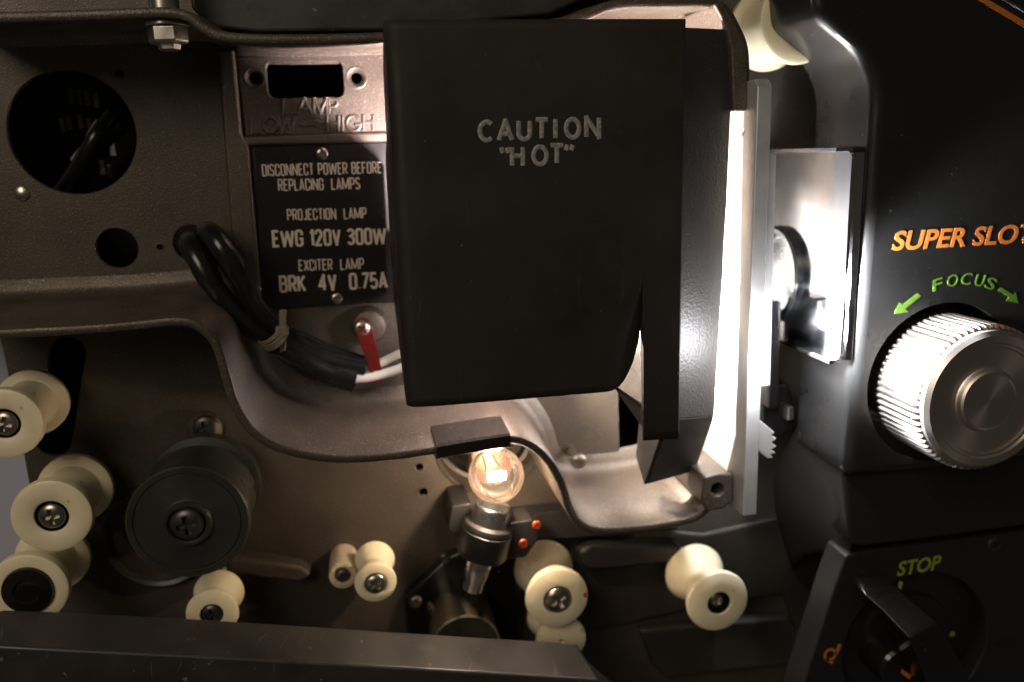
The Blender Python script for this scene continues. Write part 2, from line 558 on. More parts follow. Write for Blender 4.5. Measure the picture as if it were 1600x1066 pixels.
q_ = .42                                           # width of a narrow gothic capital, cap height 1
NG = {
    'D': [[(0, 0), (0, 1), (q_ - .16, 1)] + arc(q_ - .16, .84, .16, .16, 90, 0, 4) + arc(q_ - .16, .16, .16, .16, 0, -90, 4) + [(0, 0)]],
    'I': [[(0, 0), (0, 1)]], 'O': [rr_o(q_)], '0': [rr_o(q_)],
    'S': [arc(q_ - .16, .84, .16, .16, 0, 90, 4) + arc(.16, .84, .16, .16, 90, 180, 4) + [(0, .72), (.05, .6), (q_ - .05, .4), (q_, .28)] + arc(q_ - .16, .16, .16, .16, 0, -90, 4) + arc(.16, .16, .16, .16, 270, 180, 4)],
    'C': [[(q_, .7)] + arc(q_ - .16, .84, .16, .16, 0, 90, 4) + arc(.16, .84, .16, .16, 90, 180, 4) + arc(.16, .16, .16, .16, 180, 270, 4) + arc(q_ - .16, .16, .16, .16, 270, 360, 4) + [(q_, .3)]],
    'G': [[(q_, .7)] + arc(q_ - .16, .84, .16, .16, 0, 90, 4) + arc(.16, .84, .16, .16, 90, 180, 4) + arc(.16, .16, .16, .16, 180, 270, 4) + arc(q_ - .16, .16, .16, .16, 270, 360, 4) + [(q_, .45), (.24, .45)]],
    'N': [[(0, 0), (0, 1), (q_ * 1.2, 0), (q_ * 1.2, 1)]], 'E': [[(q_ * .9, 1), (0, 1), (0, 0), (q_ * .9, 0)], [(0, .52), (q_ * .75, .52)]],
    'F': [[(q_ * .9, 1), (0, 1), (0, 0)], [(0, .5), (q_ * .75, .5)]], 'T': [[(0, 1), (q_, 1)], [(q_ / 2, 1), (q_ / 2, 0)]],
    'P': [[(0, 0), (0, 1), (q_ - .16, 1)] + arc(q_ - .16, .84, .16, .16, 90, 0, 4) + arc(q_ - .16, .60, .16, .16, 0, -90, 4) + [(0, .44)]],
    'R': [[(0, 0), (0, 1), (q_ - .16, 1)] + arc(q_ - .16, .84, .16, .16, 90, 0, 4) + arc(q_ - .16, .64, .16, .16, 0, -90, 4) + [(0, .48)], [(.2, .48), (q_, 0)]],
    'B': [[(0, 0), (0, 1), (q_ - .16, 1)] + arc(q_ - .16, .86, .14, .14, 90, 0, 4) + arc(q_ - .16, .67, .14, .14, 0, -90, 4) + [(0, .53)], [(q_ - .16, .53)] + arc(q_ - .16, .38, .16, .15, 90, 0, 4) + arc(q_ - .16, .16, .16, .16, 0, -90, 4) + [(0, 0)]],
    'L': [[(0, 1), (0, 0), (q_ * .9, 0)]], 'A': [[(0, 0), (q_ * .55, 1), (q_ * 1.1, 0)], [(.1, .27), (q_ * 1.1 - .1, .27)]],
    'M': [[(0, 0), (0, 1), (q_ * .85, .1), (q_ * 1.7, 1), (q_ * 1.7, 0)]], 'W': [[(0, 1), (.18, 0), (q_ * 1.0, .92), (q_ * 2.0 - .18, 0), (q_ * 2.0, 1)]],
    'V': [[(0, 1), (q_ * .55, 0), (q_ * 1.1, 1)]], 'J': [[(q_ * .8, 1), (q_ * .8, .16)] + arc(q_ * .8 - .15, .15, .15, .15, 0, -180, 6)],
    'X': [[(0, 0), (q_, 1)], [(0, 1), (q_, 0)]], 'K': [[(0, 0), (0, 1)], [(q_, 1), (0, .4)], [(.13, .55), (q_, 0)]],
    '1': [[(0, .8), (.15, 1), (.15, 0)]], '2': [[(0, .75)] + arc(.2, .8, .2, .2, 180, 0, 8) + [(.4, .65), (0, 0), (q_, 0)]],
    '3': [arc(.2, .79, .2, .21, 160, -60, 8) + [(.16, .54)] + arc(.2, .27, .21, .27, 80, -160, 8)],
    '4': [[(.32, 0), (.32, 1), (0, .28), (.46, .28)]], '7': [[(0, 1), (q_, 1), (.12, 0)]], '.': [[(0, .02), (.0, .06)]],
    '5': [[(q_ * .9, 1), (.03, 1), (0, .52)] + arc(.2, .33, .21, .27, 110, -20, 6) + arc(.2, .27, .21, .27, -20, -160, 6)],
}


def gothic(bm, s, pl, pr, z, hpx, weight=.085, gap=.23, space=.42):
    tot = 0; xs = []
    for ch in s:
        if ch == ' ':
            tot += space; xs.append(None); continue
        w_ = max(p[0] for st in NG[ch] for p in st)
        xs.append(tot); tot += w_ + gap
    tot -= gap
    a = P(*pl, z); b = P(*pr, z); ex = (b - a); W = ex.length; ex.normalize(); ey = Vector((-ex.y, ex.x, 0))
    H = hpx * (P(pl[0], pl[1], z) - P(pl[0], pl[1] - 10, z)).length / 10
    r = weight * H
    k = (W - 2 * r) / tot
    H -= 2 * r
    for ch, x in zip(s, xs):
        if x is None:
            continue
        for st in NG[ch]:
            for j, pc in enumerate(strokes([a + ex * (r + (x + u) * k) + ey * (r + v * H) for u, v in st], r)):
                tube(bm, [q + Vector((0, 0, .003 * j)) for q in pc], r, n=8, zs=.12)


# ---- screws: one shape with a real cross recess, then copies
def screw_mesh(mname, flat=False):
    bm = bmesh.new()
    prof = [(0, 0.42), (0.35, 0.40), (0.65, 0.32), (0.88, 0.17), (1.0, -0.05), (1.0, -0.3), (0, -0.3)]
    if flat:
        prof = [(0, 0.06), (0.9, 0.04), (1.0, -0.02), (1.0, -0.3), (0, -0.3)]
    lathe(bm, prof, 32)
    bmesh.ops.recalc_face_normals(bm, faces=bm.faces[:])
    bmesh.ops.scale(bm, verts=bm.verts[:], vec=(MM,) * 3)
    me = bpy.data.meshes.new('screw'); bm.to_mesh(me); bm.free()
    o = bpy.data.objects.new('screw', me); C.objects.link(o)
    bm = bmesh.new()
    for a in (0, 90):
        b2 = bmesh.new(); box(b2, (-0.58, -0.16, 0.0), (0.58, 0.16, 0.8))
        bmesh.ops.rotate(b2, verts=b2.verts[:], cent=(0, 0, 0), matrix=Matrix.Rotation(math.radians(a + 0.01), 3, 'Z'))
        if a:
            bmesh.ops.translate(b2, verts=b2.verts[:], vec=(0, 0, -0.01))
        tmp = bpy.data.meshes.new('x'); b2.to_mesh(tmp); b2.free(); bm.from_mesh(tmp); bpy.data.meshes.remove(tmp)
    bmesh.ops.recalc_face_normals(bm, faces=bm.faces[:])
    bmesh.ops.scale(bm, verts=bm.verts[:], vec=(MM,) * 3)
    mc = bpy.data.meshes.new('cut'); bm.to_mesh(mc); bm.free()
    oc = bpy.data.objects.new('cut', mc); C.objects.link(oc)
    md = o.modifiers.new('b', 'BOOLEAN'); md.object = oc; md.operation = 'DIFFERENCE'; md.solver = 'EXACT'; md.use_self = True
    dg = bpy.context.evaluated_depsgraph_get()
    res = bpy.data.meshes.new_from_object(o.evaluated_get(dg)); res.name = 'screw'
    res.shade_smooth(); res.set_sharp_from_angle(angle=math.radians(40))
    res.materials.clear(); res.materials.append(M[mname])
    bpy.data.objects.remove(o); bpy.data.objects.remove(oc)
    return res


SCREW = {k: screw_mesh(k) for k in ('steel', 'darksteel', 'zinc', 'redscrew')}


def screw(px, py, z, r, kind, parent, rz=20, name='screw', label=None):
    o = bpy.data.objects.new(name, SCREW[kind]); C.objects.link(o)
    o.location = P(px, py, z) * MM
    o.scale = (r, r, r * .75); o.rotation_euler = (0, 0, math.radians(rz))
    adopt(o, parent)
    if label:
        o['label'] = label
    return o


def rpx(px, py, z, r):
    return (P(px + r, py, z) - P(px - r, py, z)).length / 2


# ================================================================== THE SETTING
bm = bmesh.new(); box(bm, (-900, -900, -62), (900, 900, -60))
tb = finish('table', bm, 'table'); tb['kind'] = 'structure'

# ================================================================== THE PROJECTOR
PJ = empty('film_projector', (0, 0, -45),
           'opened film projector with ivory rollers and a black lamp cover marked CAUTION HOT', 'film projector')

# ---- chassis floor
left_edge = [P2(-8, 500, 0), P2(4, 545, 0), P2(26, 650, 0), P2(48, 770, 0), P2(66, 900, 0), P2(80, 1150, 0)]
outer = [P2(-400, -300, 0), P2(-260, 500, 0)] + left_edge + [P2(1700, 1180, 0), P2(1750, -300, 0)]
holes = [circle_px(113, 208, 101, n=64), circle_px(183, 388, 33), circle_px(187, 115, 8, n=20), circle_px(250, 386, 6, n=20),
         circle_px(398, 122, 10, n=20), circle_px(557, 122, 9, n=20), circle_px(655, 730, 7, n=20), circle_px(662, 769, 8, n=20),
         circle_px(764, 690, 80, n=56)]
x0, y1 = P2(415, 97, 0); x1, y0 = P2(538, 152, 0)
holes.append(rrect(x0, y0, x1, y1, 2.2))
holes.append(capsule(P2(106, 552, 0), P2(84, 690, 0), 5.0))
holes.append(capsule(P2(300, 380, 0), P2(330, 395, 0), 5.5))
holes.append([P2(*q, 0) for q in ((966, 608), (1000, 630), (1040, 640), (1040, 742), (990, 744), (968, 708))])
bm = bmesh.new(); plate_holes(bm, outer, holes, -2.2, 0.0)
chassis = finish('chassis', bm, 'paint', PJ, smooth=False, bevel=0.25, seg=1)

# back of the machine behind the holes
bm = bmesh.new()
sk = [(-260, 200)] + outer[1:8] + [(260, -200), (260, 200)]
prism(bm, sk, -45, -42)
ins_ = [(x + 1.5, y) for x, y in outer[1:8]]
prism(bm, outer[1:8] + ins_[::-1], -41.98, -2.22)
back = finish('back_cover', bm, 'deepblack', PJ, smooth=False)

for i, (vx, vy) in enumerate(((112, 150), (124, 152), (136, 154), (150, 157), (108, 192), (126, 190), (140, 196), (98, 196), (182, 200), (176, 232), (160, 262), (172, 268))):
    bm = bmesh.new(); a_ = P(vx, vy, -41.9)
    box(bm, (a_.x - .8, a_.y - 2.4, -41.95), (a_.x + .8, a_.y + 2.4, -41.6))  # solid pale bars imitate light seen through the vents
    finish('vent_light_bar', bm, 'zinc', back, smooth=False)
# countersinks and rims of the small holes
for q, r in (((398, 122), 14),((557, 122), 14)):
    bm = bmesh.new()
    c = P(*q, 0); R = rpx(*q, 0, r)
    lathe(bm, [(R * .60, -0.6), (R * .66, 0.05), (R * .98, 0.82), (R * 1.12, 0.95), (R * 1.26, 0.82), (R*1.26, 0.7)], 32, Matrix.Translation(c))
    finish('hole_rim', bm, 'paint', chassis)
for q, r in (((187, 115), 8), ((250, 386), 6), ((655, 730), 7), ((662, 769), 8)):
    bm = bmesh.new()
    c = P(*q, 0); R = rpx(*q, 0, r)
    lathe(bm, [(R * .8, -1.5), (R * .85, 0.0), (R * 1.0, 0.12), (R * 1.2, 0.06), (R * 1.25, -0.1)], 24, Matrix.Translation(c))
    finish('hole_rim', bm, 'paint', chassis)
# rivet left of the small hole
bm = bmesh.new(); c = P(35, 303, 0)
lathe(bm, [(0, .9), (1.2, .8), (2.0, .4), (2.3, -0.2)], 24, Matrix.Translation(c))
finish('rivet', bm, 'steel', chassis)

# ---- raised ribs that divide the lamp compartment floor
bm = bmesh.new()
prism_px(bm, [(338, 76), (366, 76), (378, 210), (388, 225), (410, 482), (404, 520), (372, 510)], 0.004, 3.0)
finish('floor_rib', bm, 'paint', chassis, bevel=1.2, seg=3)
bm = bmesh.new()
prism_px(bm, [(380, 213), (640, 205), (640, 221), (381, 228)], 0.008, 2.4)
prism_px(bm, [(368, 66), (640, 60), (640, 80), (369, 87)], 0.008, 2.4)
finish('floor_rib', bm, 'paint', chassis, bevel=0.9, seg=3)

# ---- the wall round the lamp compartment
RIM = 45.0
SECT = [(-1.25, RIM - 0.5), (-0.8, RIM), (0.8, RIM), (1.25, RIM - 0.5), (1.7, 6), (1.9, -1.0), (-9, -1.0), (-8.0, 0.15), (-5.2, 0.6), (-3.2, 2.2), (-2.2, 5.5)]
low = [(-160, 530), (-60, 526), (0, 522), (80, 518), (150, 514), (220, 508), (270, 503), (305, 508), (335, 535), (352, 585), (366, 630), (392, 672),
       (430, 698), (480, 712), (540, 718), (610, 714), (680, 704), (740, 694), (790, 687), (825, 694), (855, 718), (877, 755), (890, 795),
       (908, 820), (940, 830), (1000, 827), (1050, 820), (1085, 811), (1106, 795), (1118, 772)]
pth = catmull([Vector((*P2(x, y, RIM), 0)) for x, y in low], 6)
pth = [Vector((p.x, p.y)) for p in pth]
bm = bmesh.new(); sweep_wall(bm, pth, [(-o, z) for o, z in SECT])
wall_low = finish('compartment_wall', bm, 'rimpaint', chassis, ang=50)
top = [(-160, 33), (-60, 29), (0, 27), (120, 24), (220, 20), (268, 20), (296, 27), (318, 44), (345, 56), (400, 61), (500, 61), (600, 58), (700, 52), (800, 44),
       (870, 36), (915, 24), (950, 10), (985, 5), (1050, 4), (1105, 4), (1132, 14), (1148, 38), (1163, 74), (1166, 120), (1166, 172)]
pth = catmull([Vector((*P2(x, y, RIM), 0)) for x, y in top], 6)
pth = [Vector((p.x, p.y)) for p in pth]
SECT_T = [(-1.25, RIM - 0.5), (-0.8, RIM), (0.8, RIM), (1.25, RIM - 0.5), (4.6, 6), (4.8, -1.0), (-1.2, -1.0), (-0.6, 0.15), (0.8, 0.7), (1.9, 2.2), (2.6, 5.5)]
bm = bmesh.new(); sweep_wall(bm, pth, SECT_T)
finish('compartment_wall', bm, 'rimpaint', chassis, ang=50)
# boss with a threaded hole at the lower right end of the wall
bm = bmesh.new()
ob = [P2(x, y, RIM + 1) for x, y in ((1100, 746), (1126, 740), (1146, 742), (1146, 782), (1132, 796), (1104, 800), (1096, 780))]
plate_holes(bm, ob, [circle_px(1121, 766, 9, RIM + 1, 20)], 0, RIM + 1)
finish('wall_boss', bm, 'rimpaint', chassis, bevel=0.8)
bm = bmesh.new()
prism_px(bm, [(1115, 6), (1128, 1), (1150, 34), (1168, 73), (1169, 168), (1164, 174), (1146, 174), (1143, 80), (1135, 44)], 20, RIM + 1.2)
finish('wall_pad', bm, 'rimpaint', chassis, bevel=0.8)
# post with a nut in the lower right of the compartment
bm = bmesh.new(); c = P(905, 722, 14)
lathe(bm, [(0, 15), (1.6, 14.8), (2.6, 14), (2.6, 11.5), (1.5, 11.3), (1.5, -0.5)], 20, Matrix.Translation((c.x, c.y, 0)))
finish('wall_post', bm, 'zinc', chassis)

# ---- dark top body beyond the wall
bm = bmesh.new()
prism_px(bm, [(292, -200), (298, 12), (330, 42), (400, 50), (600, 48), (860, 22), (930, -10), (980, -30), (1080, -30), (1080, -200)], 0.02, 24)
finish('top_body', bm, 'coverblack', PJ, bevel=1.0)
# bolt with a hex nut through the upper wall
bm = bmesh.new(); c = P(258, 22, 38); dn = Vector((0.02, -1, 0))
lathe(bm, [(0, -30), (3.6, -30), (3.6, 2.0)], 24, axis_mtx(c, dn))
bolt = finish('bolt', bm, 'zinc', PJ)
bm = bmesh.new()
lathe(bm, [(0, 2.0), (5.0, 2.0), (5.0, 3.0), (0, 3.0)], 32, axis_mtx(c, dn))
lathe(bm, [(0, 3.0), (4.4, 3.0), (4.9, 3.4), (4.9, 6.6), (4.3, 7.2), (2.9, 7.2), (2.7, 8.6), (0, 8.8)], 6, axis_mtx(c, dn))
finish('hex_nut', bm, 'zinc', bolt, bevel=0.25, ang=20)

# ---- wires seen in the large round hole
bm = bmesh.new()
tube(bm, catmull([P(95, 300, -22), P(120, 265, -18), P(150, 215, -16), P(175, 180, -20)], 8), 2.6)
tube(bm, catmull([P(112, 310, -30), P(140, 250, -28), P(190, 200, -30)], 8), 1.8)
finish('inner_wire', bm, 'rubber', PJ)
bm = bmesh.new()
tube(bm, catmull([P(116, 255, -24), P(134, 232, -22), P(146, 210, -22), P(158, 190, -24)], 8), [0.4] + [1.7] * 23 + [0.5], zs=0.7)
finish('inner_wire', bm, 'whitewire', PJ, label='pale wire end inside the round hole')
bm = bmesh.new()
tube(bm, catmull([P(104, 290, -26), P(114, 265, -26), P(128, 232, -26)], 8), 1.0)
finish('inner_wire', bm, 'greywire', PJ)

# ---- lamp switch plate
bm = bmesh.new()
hx = [rrect(x0 - .1, y0 - .1, x1 + .1, y1 + .1, 2.2), circle_px(398, 122, 14.5, n=28), circle_px(557, 122, 14.5, n=28)]
plate_holes(bm, [P2(*q, 0.8) for q in ((370, 90), (640, 82), (640, 206), (384, 213))], hx, 0.012, 0.8)
sw = finish('switch_plate', bm, 'paint', PJ, smooth=False, bevel=0.2, seg=1)
bm = bmesh.new()
stroke_text(bm, [('L', 440, 178, 24, 23, 0), ('A', 463, 178, 25, 23, 0), ('M', 489, 178, 22, 23, 0), ('P', 513, 178, 14, 23, 0)], 0.8, 0.62, 1.0)
stroke_text(bm, [('L', 391, 208, 16, 25, 0), ('O', 411, 208, 22, 25, 0), ('W', 434, 207, 27, 24, 0), ('<', 468, 206, 18, 26, 0), ('>', 486, 206, 17, 26, 0),
                 ('H', 510, 206, 19, 25, 0), ('I', 532, 206, 7, 25, 0), ('G', 541, 205, 22, 24, 0), ('H', 567, 204, 16, 24, 0)], 0.8, 0.62, 1.0)
finish('lettering', bm, 'paint', sw)

# ---- black lamp data plate
bm = bmesh.new()
prism_px(bm, [(398, 232), (408, 229), (640, 222), (640, 472), (416, 481), (409, 478)], 0.9, 1.6)
lp = finish('lamp_data_plate', bm, 'platebl', PJ, bevel=0.15, seg=1, smooth=False)
bm = bmesh.new(); Z = 1.61
for s, a, b, h, bo in (('DISCONNECT POWER BEFORE', (410, 276), (597, 271), 19, .056), ('REPLACING  LAMPS', (435, 299), (563, 296), 19, .056),
                       ('PROJECTION  LAMP', (449, 345), (573, 342), 18, .056), ('EWG 120V 300W', (426, 387), (604, 382), 27, .075),
                       ('EXCITER  LAMP', (467, 424), (569, 421), 18, .056), ('BRK  4V  0.75A', (437, 458), (606, 451), 27, .075)):
    gothic(bm, s, a, b, Z, h, bo)
finish('lettering', bm, 'platetxt', lp)
screw(503, 240, 1.7, 1.9, 'steel', lp, 10)
screw(526, 467, 1.7, 1.9, 'steel', lp, 40)

# ---- red strip on its boss
bm = bmesh.new(); c = P(577, 506, 0)
lathe(bm, [(6.2, -0.2), (5.6, 4.0), (5.0, 5.2), (4.0, 5.6), (0, 5.6)], 36, Matrix.Translation(c))
boss = finish('strip_boss', bm, 'paint', PJ)
bm = bmesh.new()
prism_px(bm, [(553, 513), (556, 501), (567, 496), (577, 501), (582, 513), (590, 550), (600, 592), (592, 600), (583, 598), (570, 556)],
         [6, 6, 6, 6, 6, 8.5, 9.5, 9.5, 9.5, 8.5], [7, 7, 7, 7, 7, 9.5, 10.5, 10.5, 10.5, 9.5])
rs = finish('red_strip', bm, 'red', PJ, bevel=0.2, label='narrow red varnished strip held by one screw')
screw(566, 514, 7.3, 2.7, 'zinc', rs, 50)

# ---- folded black lamp lead with cable tie
bm = bmesh.new()
A = [P(312, 402, -12), P(298, 388, -2), P(298, 380, 9), P(308, 402, 16), P(338, 452, 18), P(378, 498, 17), P(420, 532, 15), P(470, 560, 13), P(515, 582, 12), P(556, 592, 12)]
B = [P(342, 398, -12), P(325, 372, -1), P(326, 364, 11), P(345, 384, 18), P(375, 436, 18), P(400, 482, 16), P(436, 515, 13), P(475, 545, 11), P(520, 564, 10), P(570, 575, 9)]
for pts in (A, B):
    pp = catmull(pts, 8)
    k = len(pp)
    tube(bm, pp, [3.45 if i < k * .42 else 3.0 for i in range(k)], 18)
cord = finish('lamp_lead', bm, 'rubber', PJ)
bm = bmesh.new()
Dp = catmull([P(420, 530, 8), P(470, 572, 8), P(520, 590, 7), P(552, 601, 6)], 6)
tube(bm, Dp, 2.6, 14)
Ep = catmull([P(432, 515, 7), P(480, 535, 6), P(530, 556, 5), P(585, 572, 5)], 6)
tube(bm, Ep, 2.5, 14)
finish('lead_strand', bm, 'rubber', cord)
bm = bmesh.new()
tube(bm, catmull([P(550, 592, 11), P(575, 590, 10), P(600, 584, 10), P(625, 576, 12), P(660, 560, 16)], 6), 1.5)
tube(bm, catmull([P(566, 576, 8), P(585, 572, 7), P(605, 562, 8), P(630, 550, 12), P(660, 535, 16)], 6), 1.4)
finish('bare_wire', bm, 'whitewire', cord, label='white inner wires leaving the cut black sleeve')
bm = bmesh.new()
c = (P(418, 530, 15) + P(432, 508, 13)) / 2; dd = (P(436, 530, 14) - P(405, 495, 16)).normalized()
for off in (-1.1, 0.4, 1.6):
    mt = axis_mtx(c + dd * off, dd) @ Matrix.Diagonal((1.0, 1.75, 1, 1))
    lathe(bm, [(4.5, -.55), (4.9, -.55), (4.9, .55), (4.5, .55)], 32, mt, closed=True)
prism_px(bm, [(436, 486), (447, 485), (446, 548), (437, 551)], 17.5, 19.5)
prism_px(bm, [(430, 512), (449, 510), (448, 524), (431, 526)], 17.2, 20.5)
finish('cable_tie', bm, 'tie', cord, bevel=0.2)

# ================================================================== film path parts


def roller(px, py, zf, rfpx, kind, back=None, label=None, screw_kind='steel', hole=0.42, scr=0.36, deep=1.6, rz=15, name='film_roller', cap=False, core=.70):
    c = P(px, py, zf); R = rpx(px, py, zf, rfpx)
    o = (c.x, c.y, 0)
    bm = bmesh.new(); h = hole * R
    if kind == 'flanged':
        zb = back or 8.0
        prof = [(h, zf - deep - 0.6), (h, zf - .5), (h + .4, zf - .1), (R - .8, zf), (R - .15, zf - .4), (R, zf - 1.2), (R - .05, zf - 3.0), (R * .93, zf - 3.6),
                (R * (core + .04), zf - 4.2), (R * core, zf - 6.0), (R * core, zb + 5), (R * (core + .04), zb + 3.6), (R * .93, zb + 3.0), (R, zb + 2.4), (R, zb + .4), (R - .4, zb), (2.5, zb), (2.5, -0.2)]
    else:
        zb = back or 7.0
        L = zf - zb
        wst = 0.66
        prof = [(h, zf - deep - 0.6), (h, zf - .3), (h + .3, zf)]
        n = 22
        for i in range(n + 1):
            t = i / n                                  # smooth bobbin: round ends, hollow waist
            s = math.cos(2 * math.pi * t) * .5 + .5
            r = R * (wst + (1 - wst) * s ** 0.75)
            e = min(t, 1 - t) / 0.10
            if e < 1:
                r *= (0.72 + 0.28 * math.sqrt(max(0, 1 - (1 - e) ** 2)))
            prof.append((r, zf - t * L))
        prof += [(1.5, zb), (1.5, -0.2)]
    lathe(bm, prof, 56)
    for v in bm.verts:
        v.co += Vector(o)
    ob = finish(name, bm, 'nylon', PJ, label, ang=45, origin=o)
    if hole < .1:
        return ob
    bm = bmesh.new()
    lathe(bm, [(h + .01, zf - .45), (h - .12, zf - .5), (h - .14, zf - deep - .4), (0, zf - deep - .4)], 40)
    pk = finish('screw_pocket', bm, 'rubber', ob)
    pk.parent = ob; pk.matrix_parent_inverse = Matrix.Identity(4)
    if screw_kind:
        s = screw(px, py, zf, scr * R, screw_kind, ob, rz)
        s.location = ob.location + Vector((0, 0, (zf - deep + 0.9) * MM))
        s.matrix_parent_inverse = Matrix.Identity(4); s.parent = ob; s.location = (0, 0, (zf - deep + 0.9) * MM)
    if cap:
        bm = bmesh.new()
        lathe(bm, [(0, zf + 1.0), (R * .30, zf + 1.0), (R * .34, zf + 1.6), (R * .63, zf + 1.0), (R * .66, zf - .2)], 40)
        for v in bm.verts:
            v.co += Vector(o)
        cp = finish('roller_cap', bm, 'glossblack', ob, origin=o)
        cp.parent = ob; cp.matrix_parent_inverse = Matrix.Identity(4); cp.location = (0, 0, 0)
    return ob


roller(6, 663, 31, 62, 'flanged', label='ivory film roller at the left edge in front of the black slot', rz=75)
roller(80, 808, 31, 65, 'flanged', label='ivory film roller with a dark ring round its screw, beside the large black sprocket', rz=5)
roller(44, 922, 30, 64, 'flanged', label='ivory film roller with a black cap, behind the bottom cover', screw_kind=None, cap=True)
roller(331, 961, 28, 43, 'spool', back=13, label='small ivory roller half hidden by the bottom cover below the sprocket', screw_kind='darksteel', scr=0.4)
roller(587, 913, 27, 34, 'spool', back=9, label='smallest ivory roller with a bright screw, beside a brass collar', rz=35, scr=0.5, hole=0.52, deep=0.9)
r6 = roller(872, 938, 31, 50, 'spool', label='ivory film roller with a red dot on its rim', rz=30, scr=0.42, hole=0.44, deep=0.8)
roller(878, 1003, 26, 40, 'spool', back=8, label='ivory roller mostly hidden below the one with the red dot', screw_kind=None, hole=.08)
roller(1124, 943, 31, 48, 'spool', label='ivory film roller with a deep dark screw hole under the aperture plate', rz=30, hole=0.36, scr=0.25, deep=3.2)
roller(1252, 30, 31, 62, 'flanged', core=.8, hole=.2, label='large ivory film roller at the top beside the black housing', screw_kind=None)
# red dot on the rim
bm = bmesh.new(); c = P(914, 930, 30.4)
lathe(bm, [(0, .25), (.7, .12), (.85, -.6)], 16, Matrix.Translation(c) @ Matrix.Diagonal((.75, 1.2, 1, 1)))
o = finish('red_dot', bm, 'reddot', r6)

# greenish collar post left of the smallest roller
bm = bmesh.new(); c = P(536, 900, 14)
lathe(bm, [(0, 12.5), (2.6, 12.5), (3.2, 14), (4.4, 14), (4.6, 13), (4.6, 0)], 36, Matrix.Translation((c.x, c.y, 0)))
col = finish('collar_post', bm, 'ceramic', PJ)
screw(536, 900, 13.0, 2.4, 'darksteel', col, 10)

# large black sprocket wheel
SX, SY, SZ = 294, 817, 36
c = P(SX, SY, SZ); R = rpx(SX, SY, SZ, 98)
bm = bmesh.new()
lathe(bm, [(R * .30, SZ + 1.0), (R * .33, SZ + 1.6), (R * .37, SZ + 1.6), (R * .40, SZ + .3), (R * .44, SZ + .05), (R * .84, SZ), (R * .855, SZ - .35), (R * .87, SZ - .35), (R * .885, SZ), (R - .5, SZ),
           (R, SZ - .5), (R, SZ - 3.2), (R - .6, SZ - 3.8), (R * .93, SZ - 4), (R * .93, SZ - 16), (R * .96, SZ - 17), (R * .96, SZ - 20), (R * .86, SZ - 20.6), (R * .86, SZ - 25),
           (R, SZ - 25.6), (R, SZ - 30), (R * .5, SZ - 30.5), (R * .5, -.2)], 96)
for v in bm.verts:
    v.co += Vector((c.x, c.y, 0))
spk = finish('sprocket_wheel', bm, 'sprocket', PJ, 'large black sprocket wheel with a screw at its hub', ang=30, origin=(c.x, c.y, 0))
s = screw(285, 832, SZ + 0.6, R * .29, 'darksteel', spk, 8)
s.parent = spk; s.matrix_parent_inverse = Matrix.Identity(4); s.location = (0, 0, (SZ + 1.0) * MM)
# guide ring under the sprocket and its screw above
bm = bmesh.new(); c2 = P(318, 760, 2)
lathe(bm, [(R * .93, 0.0), (R * .93, 2.2), (R * 1.0, 2.8), (R * 1.06, 1.8), (R * 1.06, 0)], 72, Matrix.Translation(P(250, 835, 0.01)))
finish('guide_ring', bm, 'sprocket', PJ)
bm = bmesh.new(); c = P(321, 668, 0)
lathe(bm, [(5.6, -.2), (5.4, 2.0), (4.4, 3.0), (0, 3.0)], 36, Matrix.Translation(c))
st = finish('screw_seat', bm, 'paint', PJ)
screw(321, 668, 3.4, 4.0, 'darksteel', st, 12)
# film guide rail right of the sprocket
bm = bmesh.new()
prism_px(bm, [(355, 872), (420, 878), (470, 886), (488, 900), (470, 912), (400, 903), (352, 898)], 0.02, 7)
finish('guide_rail', bm, 'paint', PJ, bevel=1.5, seg=3)
# dark cast ledges on the right of the film path
bm = bmesh.new()
prism_px(bm, [(905, 862), (925, 850), (1060, 853), (1075, 866), (1060, 880), (925, 893), (908, 886)], 0.02, 9)
finish('film_path_ledge', bm, 'panelblack', PJ, bevel=1.8, seg=3)
bm = bmesh.new()
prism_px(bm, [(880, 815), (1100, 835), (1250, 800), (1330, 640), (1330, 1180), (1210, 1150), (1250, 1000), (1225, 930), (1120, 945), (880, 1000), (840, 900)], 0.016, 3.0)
finish('film_path_floor', bm, 'umber', PJ, bevel=1.5, seg=3)  # umber carries the shade that falls here
bm = bmesh.new()
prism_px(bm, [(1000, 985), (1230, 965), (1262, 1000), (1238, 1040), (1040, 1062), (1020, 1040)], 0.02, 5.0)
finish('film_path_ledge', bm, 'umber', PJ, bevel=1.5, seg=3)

# ---- sound drum
DX, DY, DZ = 728, 1012, 31
c = P(DX, DY, DZ); R = rpx(DX, DY, DZ, 54)
bm = bmesh.new()
lathe(bm, [(R * .95, DZ), (R, DZ - .7), (R, 4), (R * 1.18, 3.9), (R * 1.18, -.2)], 72, Matrix.Translation((c.x, c.y, 0)))
dr = finish('sound_drum', bm, 'drum', PJ, 'polished metal sound drum behind the bottom cover', ang=25)
bm = bmesh.new()
lathe(bm, [(0, DZ - .35), (R * .90, DZ - .3), (R * .95, DZ - .02)], 72, Matrix.Translation((c.x, c.y, 0)))
finish('drum_face', bm, 'drumface', dr)
# black plate put in where only shadow lies round the drum, with two screws
bm = bmesh.new()
prism_px(bm, [(700, 872), (745, 852), (800, 868), (815, 910), (812, 1040), (640, 1040), (632, 935), (655, 915)], 0.02, 6)
bp = finish('drum_shade_plate', bm, 'glossblack', PJ, bevel=0.8)
screw(695, 873, 6.2, 1.9, 'darksteel', bp, 30)
screw(650, 941, 6.2, 2.3, 'steel', bp, 60)

